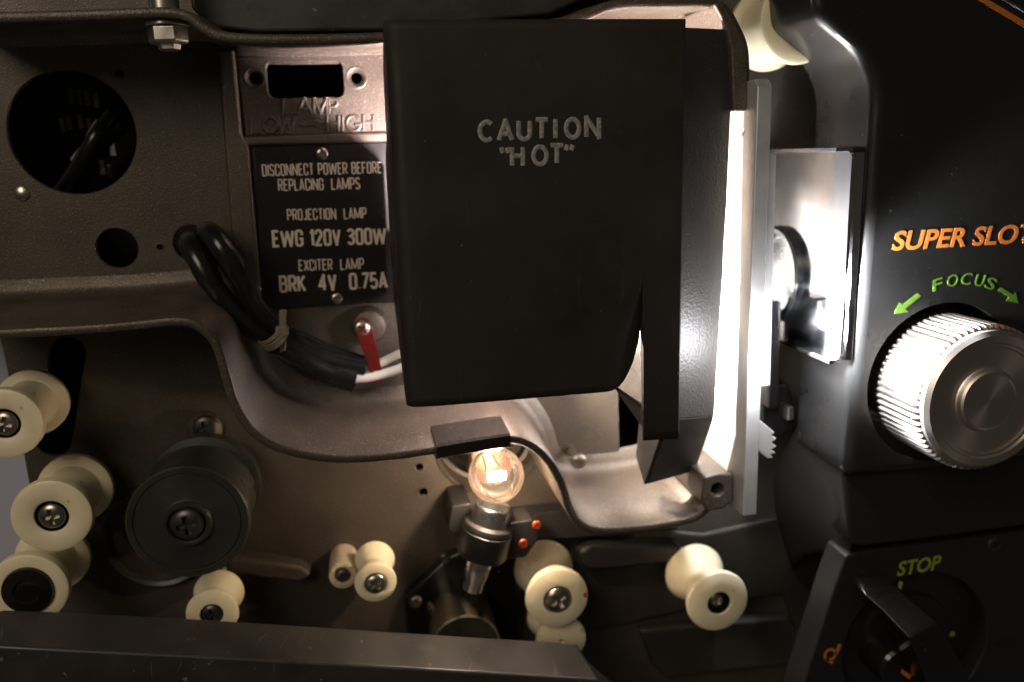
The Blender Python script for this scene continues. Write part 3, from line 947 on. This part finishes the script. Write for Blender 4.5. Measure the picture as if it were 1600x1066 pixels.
# ---- optical slit tube in its black clamp
T0 = P(770, 795, 26); T1 = P(737, 925, 26)
ax = (T1 - T0).normalized(); TL = (T1 - T0).length
T0 = T0 - ax * 1.0
mt = axis_mtx(T0, ax)
bm = bmesh.new()
lathe(bm, [(4.7, 6.0), (4.9, .3), (5.6, -.3), (5.9, 0.0), (6.0, .5), (6.0, 8.0)], 48, mt)
tubeo = finish('sound_lens_tube', bm, 'chromesat', PJ, 'chromed sound lens tube in a black clamp below the small bulb')
bm = bmesh.new()
lathe(bm, [(4.8, 4.5), (0, 4.5)], 32, mt)
finish('tube_bore', bm, 'deepblack', tubeo)
bm = bmesh.new()
lathe(bm, [(3.9, 15), (4.3, 16), (4.3, 20.5), (3.9, 21), (3.9, TL * .80), (3.3, TL * .9), (3.2, TL), (0, TL + .2)], 40, mt)
finish('tube_barrel', bm, 'chromesat', tubeo)
bm = bmesh.new()
lathe(bm, [(6.05, 5.5), (7.6, 6.2), (8.0, 7.2), (8.0, 8.2), (8.3, 8.4), (8.3, 16.0), (7.6, 17.0), (3.8, 17.2)], 48, mt)
finish('clamp_ring', bm, 'panelblack', tubeo)
bm = bmesh.new()
prism_px(bm, [(795, 818), (832, 812), (842, 818), (840, 846), (822, 872), (792, 876)], 16, 27)
prism_px(bm, [(706, 792), (735, 786), (742, 830), (722, 846), (700, 828)], 0.03, 18)
finish('clamp_arm', bm, 'panelblack', tubeo, bevel=0.6)
screw(839, 821, 27.6, 1.6, 'redscrew', tubeo, 25)
screw(818, 850, 27.6, 1.6, 'redscrew', tubeo, 30)
bm = bmesh.new()
prism_px(bm, [(800, 806), (900, 796), (960, 820), (960, 838), (820, 846)], 0.03, 8)
finish('terminal_bar', bm, 'panelblack', PJ, bevel=0.6)

# ---- recess and base of the exciter lamp
c = P(764, 690, 0); R = rpx(764, 690, 0, 80)
bm = bmesh.new()
lathe(bm, [(R * 1.07, 0.02), (R * 1.06, .9), (R * 1.0, 1.2), (R * .985, 0.6), (R * .98, -9), (R * .80, -10), (R * .79, -9.0), (R * .74, -9.0), (R * .73, -10), (0, -10)], 64, Matrix.Translation((c.x, c.y, 0)))
cup = finish('lamp_recess', bm, 'paint', PJ, ang=30)
bm = bmesh.new()
lathe(bm, [(R * .86, -9.9), (R * .86, -7.0), (R * .78, -7.0), (R * .78, -9.9)], 64, Matrix.Translation((c.x, c.y, 0)))
finish('recess_ring', bm, 'glossblack', cup)

EL = empty('exciter_lamp', (EXC.x, EXC.y, -9.9), 'small lit glass bulb with a round globe in the recess under the curved wall', 'light bulb')
ex0 = P(757, 700, 8)
bx, by = EXC.x, EXC.y
bm = bmesh.new()
lathe(bm, [(R * .70, -9.5), (R * .70, -6.5), (R * .66, -6.0), (0, -6.0)], 48, Matrix.Translation((c.x, c.y, 0)))
finish('lamp_flange', bm, 'paint', EL)
bm = bmesh.new()
lathe(bm, [(7.0, -6), (7.0, 3), (6.2, 4), (6.2, 15), (5.2, 16), (0, 16)], 40, Matrix.Translation((bx, by, 0)))
finish('lamp_collar', bm, 'copper', EL)
bm = bmesh.new()
RB = rpx(775, 745, 33, 43)
prof = [(5.2, 16.1), (5.4, 20)]
zc = 33.5
for i in range(25):
    a = math.radians(-48 + (90 + 48) * i / 24)
    prof.append((max(0, RB * math.cos(a)) if i < 24 else 0, zc + RB * math.sin(a)))
lathe(bm, prof, 56, Matrix.Translation((bx, by, 0)))
finish('glass_globe', bm, 'glass', EL)
bm = bmesh.new()
hp = [Vector((bx - 2.6 + 5.2 * i / 60, by + 1.2 * math.cos(i * 1.25), zc + 0.8 + 0.9 * math.sin(i * 1.25))) for i in range(61)]
tube(bm, hp, 0.30, 6)
finish('filament', bm, 'filament', EL)
bm = bmesh.new()
for s_ in (-1, 1):
    tube(bm, [(bx + 1.6 * s_, by, 16), (bx + 2.0 * s_, by, 24), (bx + 2.7 * s_, by, zc + .5)], 0.35, 8)
finish('lead_wire', bm, 'darksteel', EL)

# ---- spring clip on the wall above the bulb
bm = bmesh.new()
RZ = RIM + .6
ptsA = [(676, 676), (793, 658), (797, 684), (682, 706)]
ins = [Vector((*P2(x, y, RIM), 0)) for x, y in ((681, 704), (740, 694), (796, 686))]
rings = []
for p in catmull(ins, 6):
    n_ = Vector((0, 1, 0))
    sec = [(2.4, 30), (2.2, RIM + 1.2), (1.6, RIM + 1.9), (-1.9, RIM + 1.4), (-2.4, RIM + .6), (-2.2, RIM - 5), (-1.55, RIM - 5), (-1.6, RIM + .5), (1.6, RIM + .55), (1.75, 30)]
    rings.append([bm.verts.new((p.x, p.y + o_, z_)) for o_, z_ in sec])
for A_, B_ in zip(rings, rings[1:]):
    for k in range(len(A_)):
        bm.faces.new((A_[k], A_[(k + 1) % len(A_)], B_[(k + 1) % len(A_)], B_[k]))
bm.faces.new(rings[0]); bm.faces.new(rings[-1][::-1])
finish('spring_clip', bm, 'clip', PJ, ang=30, label='dark steel spring clip gripping the wall above the small bulb')

# ================================================================== lamp house
YT, YB, XL, XS, XR, ZF = 92.7, -1.7, -38.7, 24.9, 35.3, 62.0


def lerp_tab(tab, v):
    if v <= tab[0][0]:
        return tab[0][1]
    for (a, fa), (b, fb) in zip(tab, tab[1:]):
        if v <= b:
            return fa + (fb - fa) * (v - a) / (b - a)
    return tab[-1][1]


ZB = [(-1.7, 57.5), (1.5, 46), (6, 34), (12, 22), (18, 6), (59, 5), (63, 14), (66, 28), (84, 34), (92.7, 54)]
YBOT = [(-40, -1.9), (15.5, -1.7), (17.5, -1.2), (20, 1.2), (22.3, 5.5), (24.2, 11.5), (24.6, 14.5), (24.66, 14.6), (24.9, -16.4), (36, -16.8)]
prof = []                                           # (x, z or None for the side's lower edge)
cols = [('side', 0.0), ('side', 0.33), ('side', 0.66), ('side', 1.0)]
for i in range(1, 6):
    a = math.radians(180 - 90 * i / 5)
    cols.append(('arc', a))
for x in [-30, -20, -10, 0, 8, 14, 16, 18, 19.5, 21, 22.3, 23.4, 24.2, 24.6, 24.9, 25.4, 28, 32, 34.8, XR]:
    cols.append(('flat', x))
ROWS = 44
bm = bmesh.new(); grid = []
for kind, v in cols:
    col_ = []
    for j in range(ROWS + 1):
        t = j / ROWS
        if kind == 'flat':
            yb = lerp_tab(YBOT, v); y = yb + (YT - yb) * t
            x, z = v, ZF
            # the corner beside the slot is curled a little inwards
            z -= (1.8 * max(0, (v - 14) / 10) ** 2 * max(0, 1 - (y - yb) / 15)) if v < 24.65 else 0
        else:
            y = YB + (YT - YB) * t
            if kind == 'side':
                zb = lerp_tab(ZB, y); zt = ZF - 3.2
                zb = min(zb, zt - .5)
                x = XL; z = zb + (zt - zb) * v
            else:
                x = XL + 3.2 + 3.2 * math.cos(v); z = ZF - 3.2 + 3.2 * math.sin(v)
        col_.append(bm.verts.new((x, y, z)))
    grid.append(col_)
for A_, B_ in zip(grid, grid[1:]):
    for j in range(ROWS):
        bm.faces.new((A_[j], B_[j], B_[j + 1], A_[j + 1]))
LH = finish('lamp_house', bm, 'crinkle', PJ, 'black lamp cover marked CAUTION HOT in worn grey letters', ang=60)
md = LH.modifiers.new('sheet', 'SOLIDIFY'); md.thickness = 1.1 * MM; md.offset = -1
# recalc_face_normals may point inwards on an open sheet: force outwards
me = LH.data
if sum(p.normal.z for p in me.polygons) < 0:
    me.flip_normals()
bm = bmesh.new()
box(bm, (XR - 1.4, -16, 46), (XR - .2, 92, ZF - 1.15))
finish('side_fold', bm, 'crinkle', LH, bevel=0.3, seg=2)
bm = bmesh.new()
spx = [(1050, 42), (1140, 46), (1147, 56), (1141, 200), (1131, 420), (1117, 640), (1116, 650), (1046, 656)]
szz = [51, 44, 43.5, 43.5, 43.5, 43.5, 43.5, 51]
xy = [P2(x, y, z) for (x, y), z in zip(spx, szz)]
prism(bm, xy, [z - 1.2 for z in szz], szz)
finish('side_shield', bm, 'crinkle_rough', LH, bevel=0.3)
bm = bmesh.new()


def quad3(bm, pts, th):
    vs = [Vector(p) for p in pts]
    n = (vs[1] - vs[0]).cross(vs[2] - vs[0]).normalized()
    if n.z < 0:
        n = -n
    a = [bm.verts.new(v) for v in vs]; b = [bm.verts.new(v - n * th) for v in vs]
    bm.faces.new(a); bm.faces.new(b[::-1])
    for i in range(len(vs)):
        j = (i + 1) % len(vs)
        bm.faces.new((a[i], a[j], b[j], b[i]))


quad3(bm, [P(1046, 657, 50.8), P(1116, 651, 43.4), P(1086, 736, 34), P(1012, 757, 36)], 1.0)
quad3(bm, [P(1046, 657.5, 50.6), P(1011, 757, 35.8), P(998, 712, 26), P(1003, 660, 40)], 1.0)
finish('lower_flap', bm, 'crinkle', LH, bevel=0.25)
bm = bmesh.new()
quad3(bm, [P(960, 607, 59), P(1006, 640, 59), P(1006, 672, 50), P(975, 625, 40)], 1.0)
finish('inner_flange', bm, 'crinkle', LH, bevel=0.2)
# CAUTION "HOT"
bm = bmesh.new()
H_ = 31
stroke_text(bm, [('C', 749, 220, 19, 30, 0), ('A', 779, 219, 21, 30, 0), ('U', 809, 218, 19, 29, 0), ('T', 837, 216, 19, 29, 0), ('I', 865, 216, 6, 30, 0),
                 ('O', 884, 215, 21, 29, 0), ('N', 915, 214, 21, 30, 0)], ZF, .60, .35)
stroke_text(bm, [("'", 783, 263, 12, 32, 0), ('H', 799, 259, 18, 29, 0), ('O', 833, 257, 21, 28, 0), ('T', 860, 255, 20, 28, 0), ('"', 884, 258, 11, 31, 0)], ZF, .58, .35)
finish('lettering', bm, 'worntxt', LH)
# fine scratches on the cover
bm = bmesh.new()
for a, b in (((810, 114), (850, 82)), ((850, 82), (905, 32)), ((770, 58), (773, 98)), ((1004, 448), (1005, 505))):
    bm = bmesh.new()
    tube(bm, [P(*a, ZF + .02), (P(*a, ZF + .02) + P(*b, ZF + .02)) / 2 + Vector((.2, .1, 0)), P(*b, ZF + .02)], [.02, .05, .02], 6, zs=.5)
    finish('scratch', bm, 'coverblack', LH)
# projection lamp: glass reflector open towards the gate, filament inside
bm = bmesh.new()
pr = []
for i in range(14):
    t = i / 13
    pr.append((2.0 + 16 * t, -9 + 17 * t * t))
lathe(bm, pr, 48, axis_mtx(LAMP, (1, 0, 0)))
refl = finish('lamp_reflector', bm, 'dichroic', LH)
bm = bmesh.new()
lathe(bm, [(0, -26), (9, -26), (9, -12), (6, -10.2), (0, -10.2)], 32, axis_mtx(LAMP, (1, 0, 0)))
finish('lamp_base', bm, 'ceramic', LH)
bm = bmesh.new()
box(bm, (LAMP.x - 24, LAMP.y - 13, 3), (LAMP.x - 13, LAMP.y + 13, 18))
box(bm, (-36.5, 40, 6), (-4, 41.4, 57))  # unseen baffle, added to keep the upper back lamp off the lower wall
finish('bracket_and_baffle', bm, 'zinc', LH, bevel=.5)

# ================================================================== gate and lens
GX0, GX1 = 59.9, 64.2
bm = bmesh.new()
tp = 79.0
oy = [(-47.0, 4), (-47.0, 52), (77.0, 52), (tp, 50), (tp, 4)]
plate_holes(bm, oy, [circle(25.0, 17, 5.5, 32), circle(P(1165, 208, 44).y, 44, .9, 16)], GX0, GX1, 'yzx')
gate = finish('aperture_plate', bm, 'alu', PJ, 'upright aluminium aperture plate, brightly lit from its left', smooth=False, bevel=0.35, seg=2)
# toothed lever on the plate
bm = bmesh.new()
tl = [(1176, 655), (1188, 657), (1206, 672), (1211, 676), (1206, 681), (1214, 686), (1206, 692), (1214, 698), (1206, 703), (1213, 708), (1204, 711), (1209, 716), (1200, 717), (1182, 701), (1172, 700)]
prism_px(bm, tl, 47.5, 51.0)
finish('toothed_lever', bm, 'alu', gate, bevel=0.3)
# film pressure plate, its long bright edge
bm = bmesh.new()
c0 = P(1206, 240, 49); c1 = P(1196, 604, 49)
prism(bm, [(c0.x - 1.0, c0.y), (c0.x + 1.4, c0.y), (c1.x + 1.6, c1.y), (c1.x - 1.4, c1.y)], 40, 49)
finish('pressure_plate', bm, 'alu', PJ, bevel=.4)
# dark rails behind it
bm = bmesh.new()
prism_px(bm, [(1196, 470), (1222, 470), (1218, 640), (1200, 640)], 8, 28)
prism_px(bm, [(1192, 600), (1234, 600), (1244, 640), (1240, 672), (1200, 690), (1190, 690)], 6, 22)
rail = finish('gate_rail', bm, 'glossblack', PJ, bevel=1.0)
bm = bmesh.new()
prism_px(bm, [(1232, 636), (1241, 636), (1241, 656), (1231, 658)], 20, 25)
finish('rail_tip', bm, 'zinc', rail, bevel=.4)

# chrome lens holder: plate facing the beam with folded edges
HX = P(1322, 400, 53).x
ya = P(1320, 236, 53).y; yb = P(1304, 566, 53).y
bm = bmesh.new()
plate_holes(bm, rrect(yb, -4, ya, 53, 2.5), [circle(P(1228, 428, 16).y, 15, 15.9, 48)], HX, HX + 1.4, 'yzx')
# bulged front corner and flange along its right
rings = []
for (dx, z) in ((0, 50.5), (.3, 52.2), (1.4, 53.6), (3.2, 54.0), (4.4, 53.0), (4.8, 53.4), (8.0, 53.6), (8.6, 53.0), (8.6, 52.2), (4.6, 52.0), (3.0, 52.4), (1.5, 50.5)):
    rings.append([bm.verts.new((HX + dx, y, z)) for y in (yb + .5, yb + 3, ya - 3, ya - .5)])
for A_, B_ in zip(rings, rings[1:] + rings[:1]):
    for k in range(3):
        bm.faces.new((A_[k], A_[k + 1], B_[k + 1], B_[k]))
# top and bottom folds towards the beam
box(bm, (HX - 4.0, ya - .2, 12), (HX + 1.2, ya + 1.0, 51.5))
box(bm, (HX - 2.5, yb - 1.0, 20), (HX + 1.2, yb + .2, 51.5))
holder = finish('lens_holder', bm, 'chrome', PJ, 'polished chrome lens holder glaring in the lamp light', bevel=0.4, seg=2, ang=30)
lc = Vector((HX - 2.2, P(1228, 428, 16).y, 15))
bm = bmesh.new()
lathe(bm, [(12.6, 14), (13.2, 1.0), (13.6, -.8), (15.2, -.8), (15.8, 0), (15.8, 26)], 64, axis_mtx(lc, (1, 0, 0)))
barrel = finish('lens_barrel', bm, 'rubber', PJ, ang=30)
bm = bmesh.new()
lathe(bm, [(13.4, 3.0), (12.4, 4), (11.0, 14), (10.4, 15)], 48, axis_mtx(lc, (1, 0, 0)))
finish('lens_cell', bm, 'chromesat', barrel)
bm = bmesh.new()
lathe(bm, [(10.8, 12.0), (9, 10.6), (6, 9.0), (3, 8.2), (0, 8)], 48, axis_mtx(lc, (1, 0, 0)))
finish('rear_lens', bm, 'lens', barrel)
bm = bmesh.new(); lathe(bm, [(12, 24), (0, 24)], 32, axis_mtx(lc, (1, 0, 0)))
finish('barrel_inside', bm, 'chromesat', barrel)

# ================================================================== black front housing
HZ = 55.0
hp_ = [(1266, -160), (1269, -60), (1271, -10), (1277, 24), (1305, 51), (1340, 83), (1359, 122), (1364, 160), (1361, 215), (1353, 340), (1344, 450), (1335, 570), (1322, 722), (1322, 736), (1332, 744)]
edge = catmull([Vector((*P2(x, y, HZ), 0)) for x, y in hp_[:-2]], 6)
kn = P(1481, 590, HZ)
outl = [(p.x, p.y) for p in edge] + [P2(1323, 741, HZ), P2(1332, 747, HZ), P2(1440, 738, HZ), P2(1720, 703, HZ), P2(1720, -160, HZ)]
KX, KY, KZ = 1548, 628, 75
kc = P(KX, KY, KZ); KR = rpx(KX, KY, KZ, 103)
def rounded_body(bm, loop, holes, z0, z1, r, k=8):
    n = len(loop); pts = [Vector(p) for p in loop]
    area = sum(pts[i - 1].x * pts[i].y - pts[i].x * pts[i - 1].y for i in range(n))
    nor = []
    for i in range(n):
        d0 = (pts[i] - pts[i - 1]).normalized(); d1 = (pts[(i + 1) % n] - pts[i]).normalized()
        n0 = Vector((-d0.y, d0.x)); n1 = Vector((-d1.y, d1.x)); m = (n0 + n1).normalized()
        nor.append(m / max(.4, m.dot(n0)) * (1 if area > 0 else -1))
    prev = [bm.verts.new((p.x, p.y, z0)) for p in pts]
    for j in range(k + 1):
        a = math.pi / 2 * j / k
        ins = r * (1 - math.cos(a)); z = z1 - r * (1 - math.sin(a))
        cur = [bm.verts.new((p.x + m.x * ins, p.y + m.y * ins, z)) for p, m in zip(pts, nor)]
        for i in range(n):
            bm.faces.new((prev[i], prev[(i + 1) % n], cur[(i + 1) % n], cur[i]))
        prev = cur
    b2 = bmesh.new()
    plate_holes(b2, [(v.co.x, v.co.y) for v in prev], holes, z1 - 8, z1)
    kill = [f for f in b2.faces if all(abs(v.co.z - z1 + 8) < 1e-4 for v in f.verts)]
    bmesh.ops.delete(b2, geom=kill, context='FACES')
    me_ = bpy.data.meshes.new('t'); b2.to_mesh(me_); b2.free(); bm.from_mesh(me_); bpy.data.meshes.remove(me_)


bm = bmesh.new()
rounded_body(bm, outl, [circle(kc.x, kc.y, KR * 1.18, 72)], 26, HZ, 3.2)
housing = finish('front_housing', bm, 'houseblack', PJ, 'black front housing with orange lettering and a focus knob', ang=60)
bm = bmesh.new(); lathe(bm, [(KR * 1.3, 44), (0, 44)], 48, Matrix.Translation((kc.x, kc.y, 0)))
finish('knob_well', bm, 'glossblack', housing)
bm = bmesh.new()
text('t', 'SUPER SLOT', (1393, 391), (1612, 378), HZ, 30, None, None, shear=.2, bold=.022, into=bm)
finish('lettering', bm, 'orange', housing, smooth=False)
bm = bmesh.new()
for ch, a, b in (('F', (1458, 456), (1473, 451)), ('O', (1479, 449), (1496, 446)), ('C', (1500, 445), (1516, 445)), ('U', (1521, 446), (1535, 448)), ('S', (1537, 449), (1551, 454))):
    text('t', ch, a, b, HZ, 19, None, None, shear=.12, bold=.006, into=bm)
prism_px(bm, [(1397, 491), (1405, 472), (1410, 477), (1434, 458), (1439, 463), (1414, 483), (1419, 488)], HZ + .01, HZ + .07)
prism_px(bm, [(1591, 474), (1572, 470), (1577, 465), (1559, 454), (1564, 449), (1583, 461), (1587, 456)], HZ + .01, HZ + .07)
finish('lettering', bm, 'green', housing, smooth=False)
bm = bmesh.new()
prism_px(bm, [(1524, -3), (1540, -3), (1640, 56), (1640, 66)], HZ + .02, HZ + .4)
finish('trim_stripe', bm, 'orange', housing, smooth=False)
bm = bmesh.new()
for i in range(40):
    a = (1556 + i * 2.6, -12 + i * 1.55)
    tube(bm, [P(a[0], a[1], HZ + .3), P(a[0] + 4, a[1] + 8, HZ + .3)], .22, 6)
finish('ribbed_trim', bm, 'darksteel', housing)

# focus knob
bm = bmesh.new()
NT = 66


def kmod(i, k):
    return (1.0, 1.0, 0.965, 0.965)[i % 4] if 1 <= k <= 4 else 1.0


lathe(bm, [(KR * 1.0, 47), (KR * 1.02, 47.5), (KR * 1.02, 60), (KR * 1.02, 71.2), (KR * 1.0, 72.4), (KR * .965, 73.0)], NT * 4, Matrix.Translation((kc.x, kc.y, 0)), mod=kmod)
knob = finish('focus_knob', bm, 'knurl', PJ, 'knurled bright metal focus knob', ang=20, origin=(kc.x, kc.y, HZ))
bm = bmesh.new()
lathe(bm, [(KR * .97, 72.9), (KR * .955, 73.8), (KR * .90, 75.0), (KR * .80, 75.0), (KR * .78, 74.4), (KR * .745, 74.4), (KR * .735, 73.6), (KR * .45, 72.9), (KR * .435, 73.2), (KR * .42, 74.3), (KR * .395, 74.8), (KR * .37, 74.6), (0, 74.5)],
      128, Matrix.Translation((kc.x, kc.y, 0)))
finish('knob_face', bm, 'knobmetal', knob, ang=18, origin=(kc.x, kc.y, HZ))

# lower body under the housing
bm = bmesh.new()
prism_px(bm, [(1318, 690), (1318, 745), (1322, 795), (1328, 845), (1336, 855), (1350, 856), (1460, 842), (1720, 807), (1720, 640), (1400, 600)], 30, 51)
finish('lower_body', bm, 'panelblack', PJ, bevel=1.6, seg=3)
bm = bmesh.new()
FA = [P(1312, 700, 46), P(1319, 745, 49.5), P(1323, 795, 50), P(1329, 840, 49.5), P(1330, 866, 48)]
FB = [P(1257, 650, 26), P(1236, 690, 17), P(1212, 735, 9), P(1215, 800, 5), P(1240, 890, 4)]
rows = []
for a_, b_ in zip(catmull(FA, 4), catmull(FB, 4)):
    row = []
    for k in range(9):
        t = k / 8
        q = a_.lerp(b_, t); q.z -= 7.0 * math.sin(math.pi * t)          # hollow flare
        row.append(bm.verts.new(q))
    rows.append(row)
for A_, B_ in zip(rows, rows[1:]):
    for k in range(8):
        bm.faces.new((A_[k], A_[k + 1], B_[k + 1], B_[k]))
fr = finish('body_fairing', bm, 'panelblack', PJ, ang=80)
md = fr.modifiers.new('sheet', 'SOLIDIFY'); md.thickness = 1.2 * MM; md.offset = 0

# control panel with its dial
CZ = 49.0
dc = P(1432, 1010, CZ); DR = rpx(1432, 1010, CZ, 109)
pan = catmull([Vector((*P2(x, y, CZ), 0)) for x, y in ((1322, 868), (1303, 921), (1281, 990), (1256, 1066), (1244, 1110), (1220, 1180))], 5)
bm = bmesh.new()
plate_holes(bm, [(p.x, p.y) for p in pan] + [P2(1720, 1180, CZ), P2(1720, 813, CZ), P2(1460, 848, CZ), P2(1345, 862, CZ)], [circle(dc.x, dc.y, DR, 72)], 38, CZ)
cp = finish('control_panel', bm, 'panelblack', PJ, 'black control panel marked STOP with a round dial', bevel=0.8, seg=3)
bm = bmesh.new(); lathe(bm, [(DR * 1.05, 42), (DR * .62, 42), (DR * .6, 44), (0, 44)], 64, Matrix.Translation((dc.x, dc.y, 0)))
dial = finish('mode_dial', bm, 'panelblack', PJ, ang=30)
bm = bmesh.new()
text('t', 'STOP', (1401, 900), (1467, 889), CZ, 22, None, None, shear=.2, bold=.02, into=bm)
finish('lettering', bm, 'lime', cp, smooth=False)
bm = bmesh.new()
lathe(bm, [(0, .08), (1.0, .06), (1.05, 0)], 20, Matrix.Translation(P(1488, 991, 44.02)))
finish('dial_dot', bm, 'lime', dial)
bm = bmesh.new()
prism_px(bm, [(1405, 908), (1411, 910), (1408, 922), (1403, 918)], CZ + .01, CZ + .07)
finish('stop_pointer', bm, 'lime', cp, smooth=False)
bm = bmesh.new(); c = P(1297, 1023, CZ); r_ = rpx(1297, 1023, CZ, 10)
lathe(bm, [(r_, .02), (r_, .08), (r_ * .62, .08), (r_ * .62, .02)], 32, Matrix.Translation(c), closed=True)
prism_px(bm, [(1304, 1022), (1310, 1006), (1315, 1008), (1308, 1024)], CZ + .02, CZ + .08)
prism_px(bm, [(1288, 1031), (1300, 1038), (1303, 1034), (1292, 1028)], CZ + .02, CZ + .08)
finish('dial_symbol', bm, 'orange', cp)
bm = bmesh.new()
prism_px(bm, [(1554, 1004), (1582, 996), (1585, 1002), (1560, 1010)], CZ + .02, CZ + .3)
finish('panel_mark', bm, 'deepblack', cp)
screw(1553, 851, CZ - .3, rpx(1553, 851, CZ, 12), 'darksteel', cp, 25)
# lever bent over the dial
bm = bmesh.new()
secs = [(P(1340, 905, 50), P(1386, 900, 50), 5), (P(1352, 930, 56), P(1400, 918, 56), 7), (P(1380, 955, 61), P(1424, 938, 61), 8), (P(1420, 997, 69), P(1463, 972, 69), 12), (P(1424, 1003, 69.4), P(1467, 977, 69.4), 12),
        (P(1447, 1060, 66), P(1505, 1040, 66), 12), (P(1470, 1130, 62), P(1535, 1110, 62), 12)]
rings = []
for l, r, th in secs:
    rings.append([bm.verts.new(l), bm.verts.new(r), bm.verts.new(r - Vector((0, 0, th))), bm.verts.new(l - Vector((0, 0, th)))])
for A_, B_ in zip(rings, rings[1:]):
    for k in range(4):
        bm.faces.new((A_[k], A_[(k + 1) % 4], B_[(k + 1) % 4], B_[k]))
bm.faces.new(rings[0]); bm.faces.new(rings[-1][::-1])
finish('control_lever', bm, 'glossblack', PJ, 'glossy black lever bent across the dial', bevel=.7, seg=3, ang=30)
bm = bmesh.new(); c = P(1402, 1040, 52)
lathe(bm, [(0, 54), (6.2, 54), (7.0, 53), (7.6, 42)], 40, Matrix.Translation((c.x, c.y, 0)))
hub = finish('lever_hub', bm, 'glossblack', PJ)
bm = bmesh.new()
prism_px(bm, [(1406, 1009), (1416, 1012), (1414, 1017), (1405, 1014)], 53.9, 54.2)
prism_px(bm, [(1410, 1046), (1424, 1056), (1421, 1062), (1408, 1052)], 53.9, 54.2)
finish('hub_glint', bm, 'orange', hub)  # glints on the glossy hub, put in as orange pieces

# ================================================================== bottom cover
bm = bmesh.new()
BZ0, BZ1 = 38.0, 56.0
fl = [(0, 1010), (120, 1016), (300, 1025), (500, 1036), (700, 1048), (860, 1057), (935, 1062)]
bk = [(5, 952), (120, 956), (300, 966), (500, 979), (700, 992), (860, 1002), (900, 1006)]
top_f = [P(x, y, BZ1) for x, y in fl]; top_b = [P(x, y, BZ0) for x, y in bk]
e0 = [P(-6, 1012, BZ1), P(-16, 960, BZ0)]
for row_f, row_b in ((None, None),):
    pass
fv = [bm.verts.new(P(-30, 1030, BZ1)), bm.verts.new(P(-18, 1013, BZ1))] + [bm.verts.new(p) for p in top_f]
bv = [bm.verts.new(P(-26, 985, BZ0)), bm.verts.new(P(-12, 957, BZ0))] + [bm.verts.new(p) for p in top_b]
for i in range(len(fv) - 1):
    bm.faces.new((fv[i], fv[i + 1], bv[i + 1], bv[i]))
lowf = [bm.verts.new((v.co.x, v.co.y - 60, v.co.z + 1)) for v in fv]
for i in range(len(fv) - 1):
    bm.faces.new((lowf[i], lowf[i + 1], fv[i + 1], fv[i]))
lb = [bm.verts.new((v.co.x, v.co.y - 30, v.co.z - 4)) for v in bv]
for i in range(len(bv) - 1):
    bm.faces.new((bv[i], bv[i + 1], lb[i + 1], lb[i]))
# right end slopes away in a curve
r1 = [bm.verts.new(P(918, 1034, BZ0)), bm.verts.new(P(952, 1063, BZ0 + 2)), bm.verts.new(P(1000, 1092, BZ0 + 3))]
r2 = [bm.verts.new(P(952, 1084, BZ1)), bm.verts.new(P(985, 1110, BZ1)), bm.verts.new(P(1040, 1140, BZ1))]
prev_b, prev_f = bv[-1], fv[-1]
for b_, f_ in zip(r1, r2):
    bm.faces.new((prev_f, f_, b_, prev_b)); prev_b, prev_f = b_, f_
bm.faces.new([lowf[-1], r2[2], r2[1], r2[0], fv[-1]])
cover = finish('bottom_cover', bm, 'coverblack', PJ, 'worn black bottom cover with dust and fine scratches', bevel=0.9, seg=3, ang=30)
bm = bmesh.new()
q = P(836, 1056, 52)
tube(bm, [P(832, 1053, 53.5), P(838, 1057, 53.8), P(843, 1060, 54)], .3, 6)
finish('straw_fibre', bm, 'tie', cover)
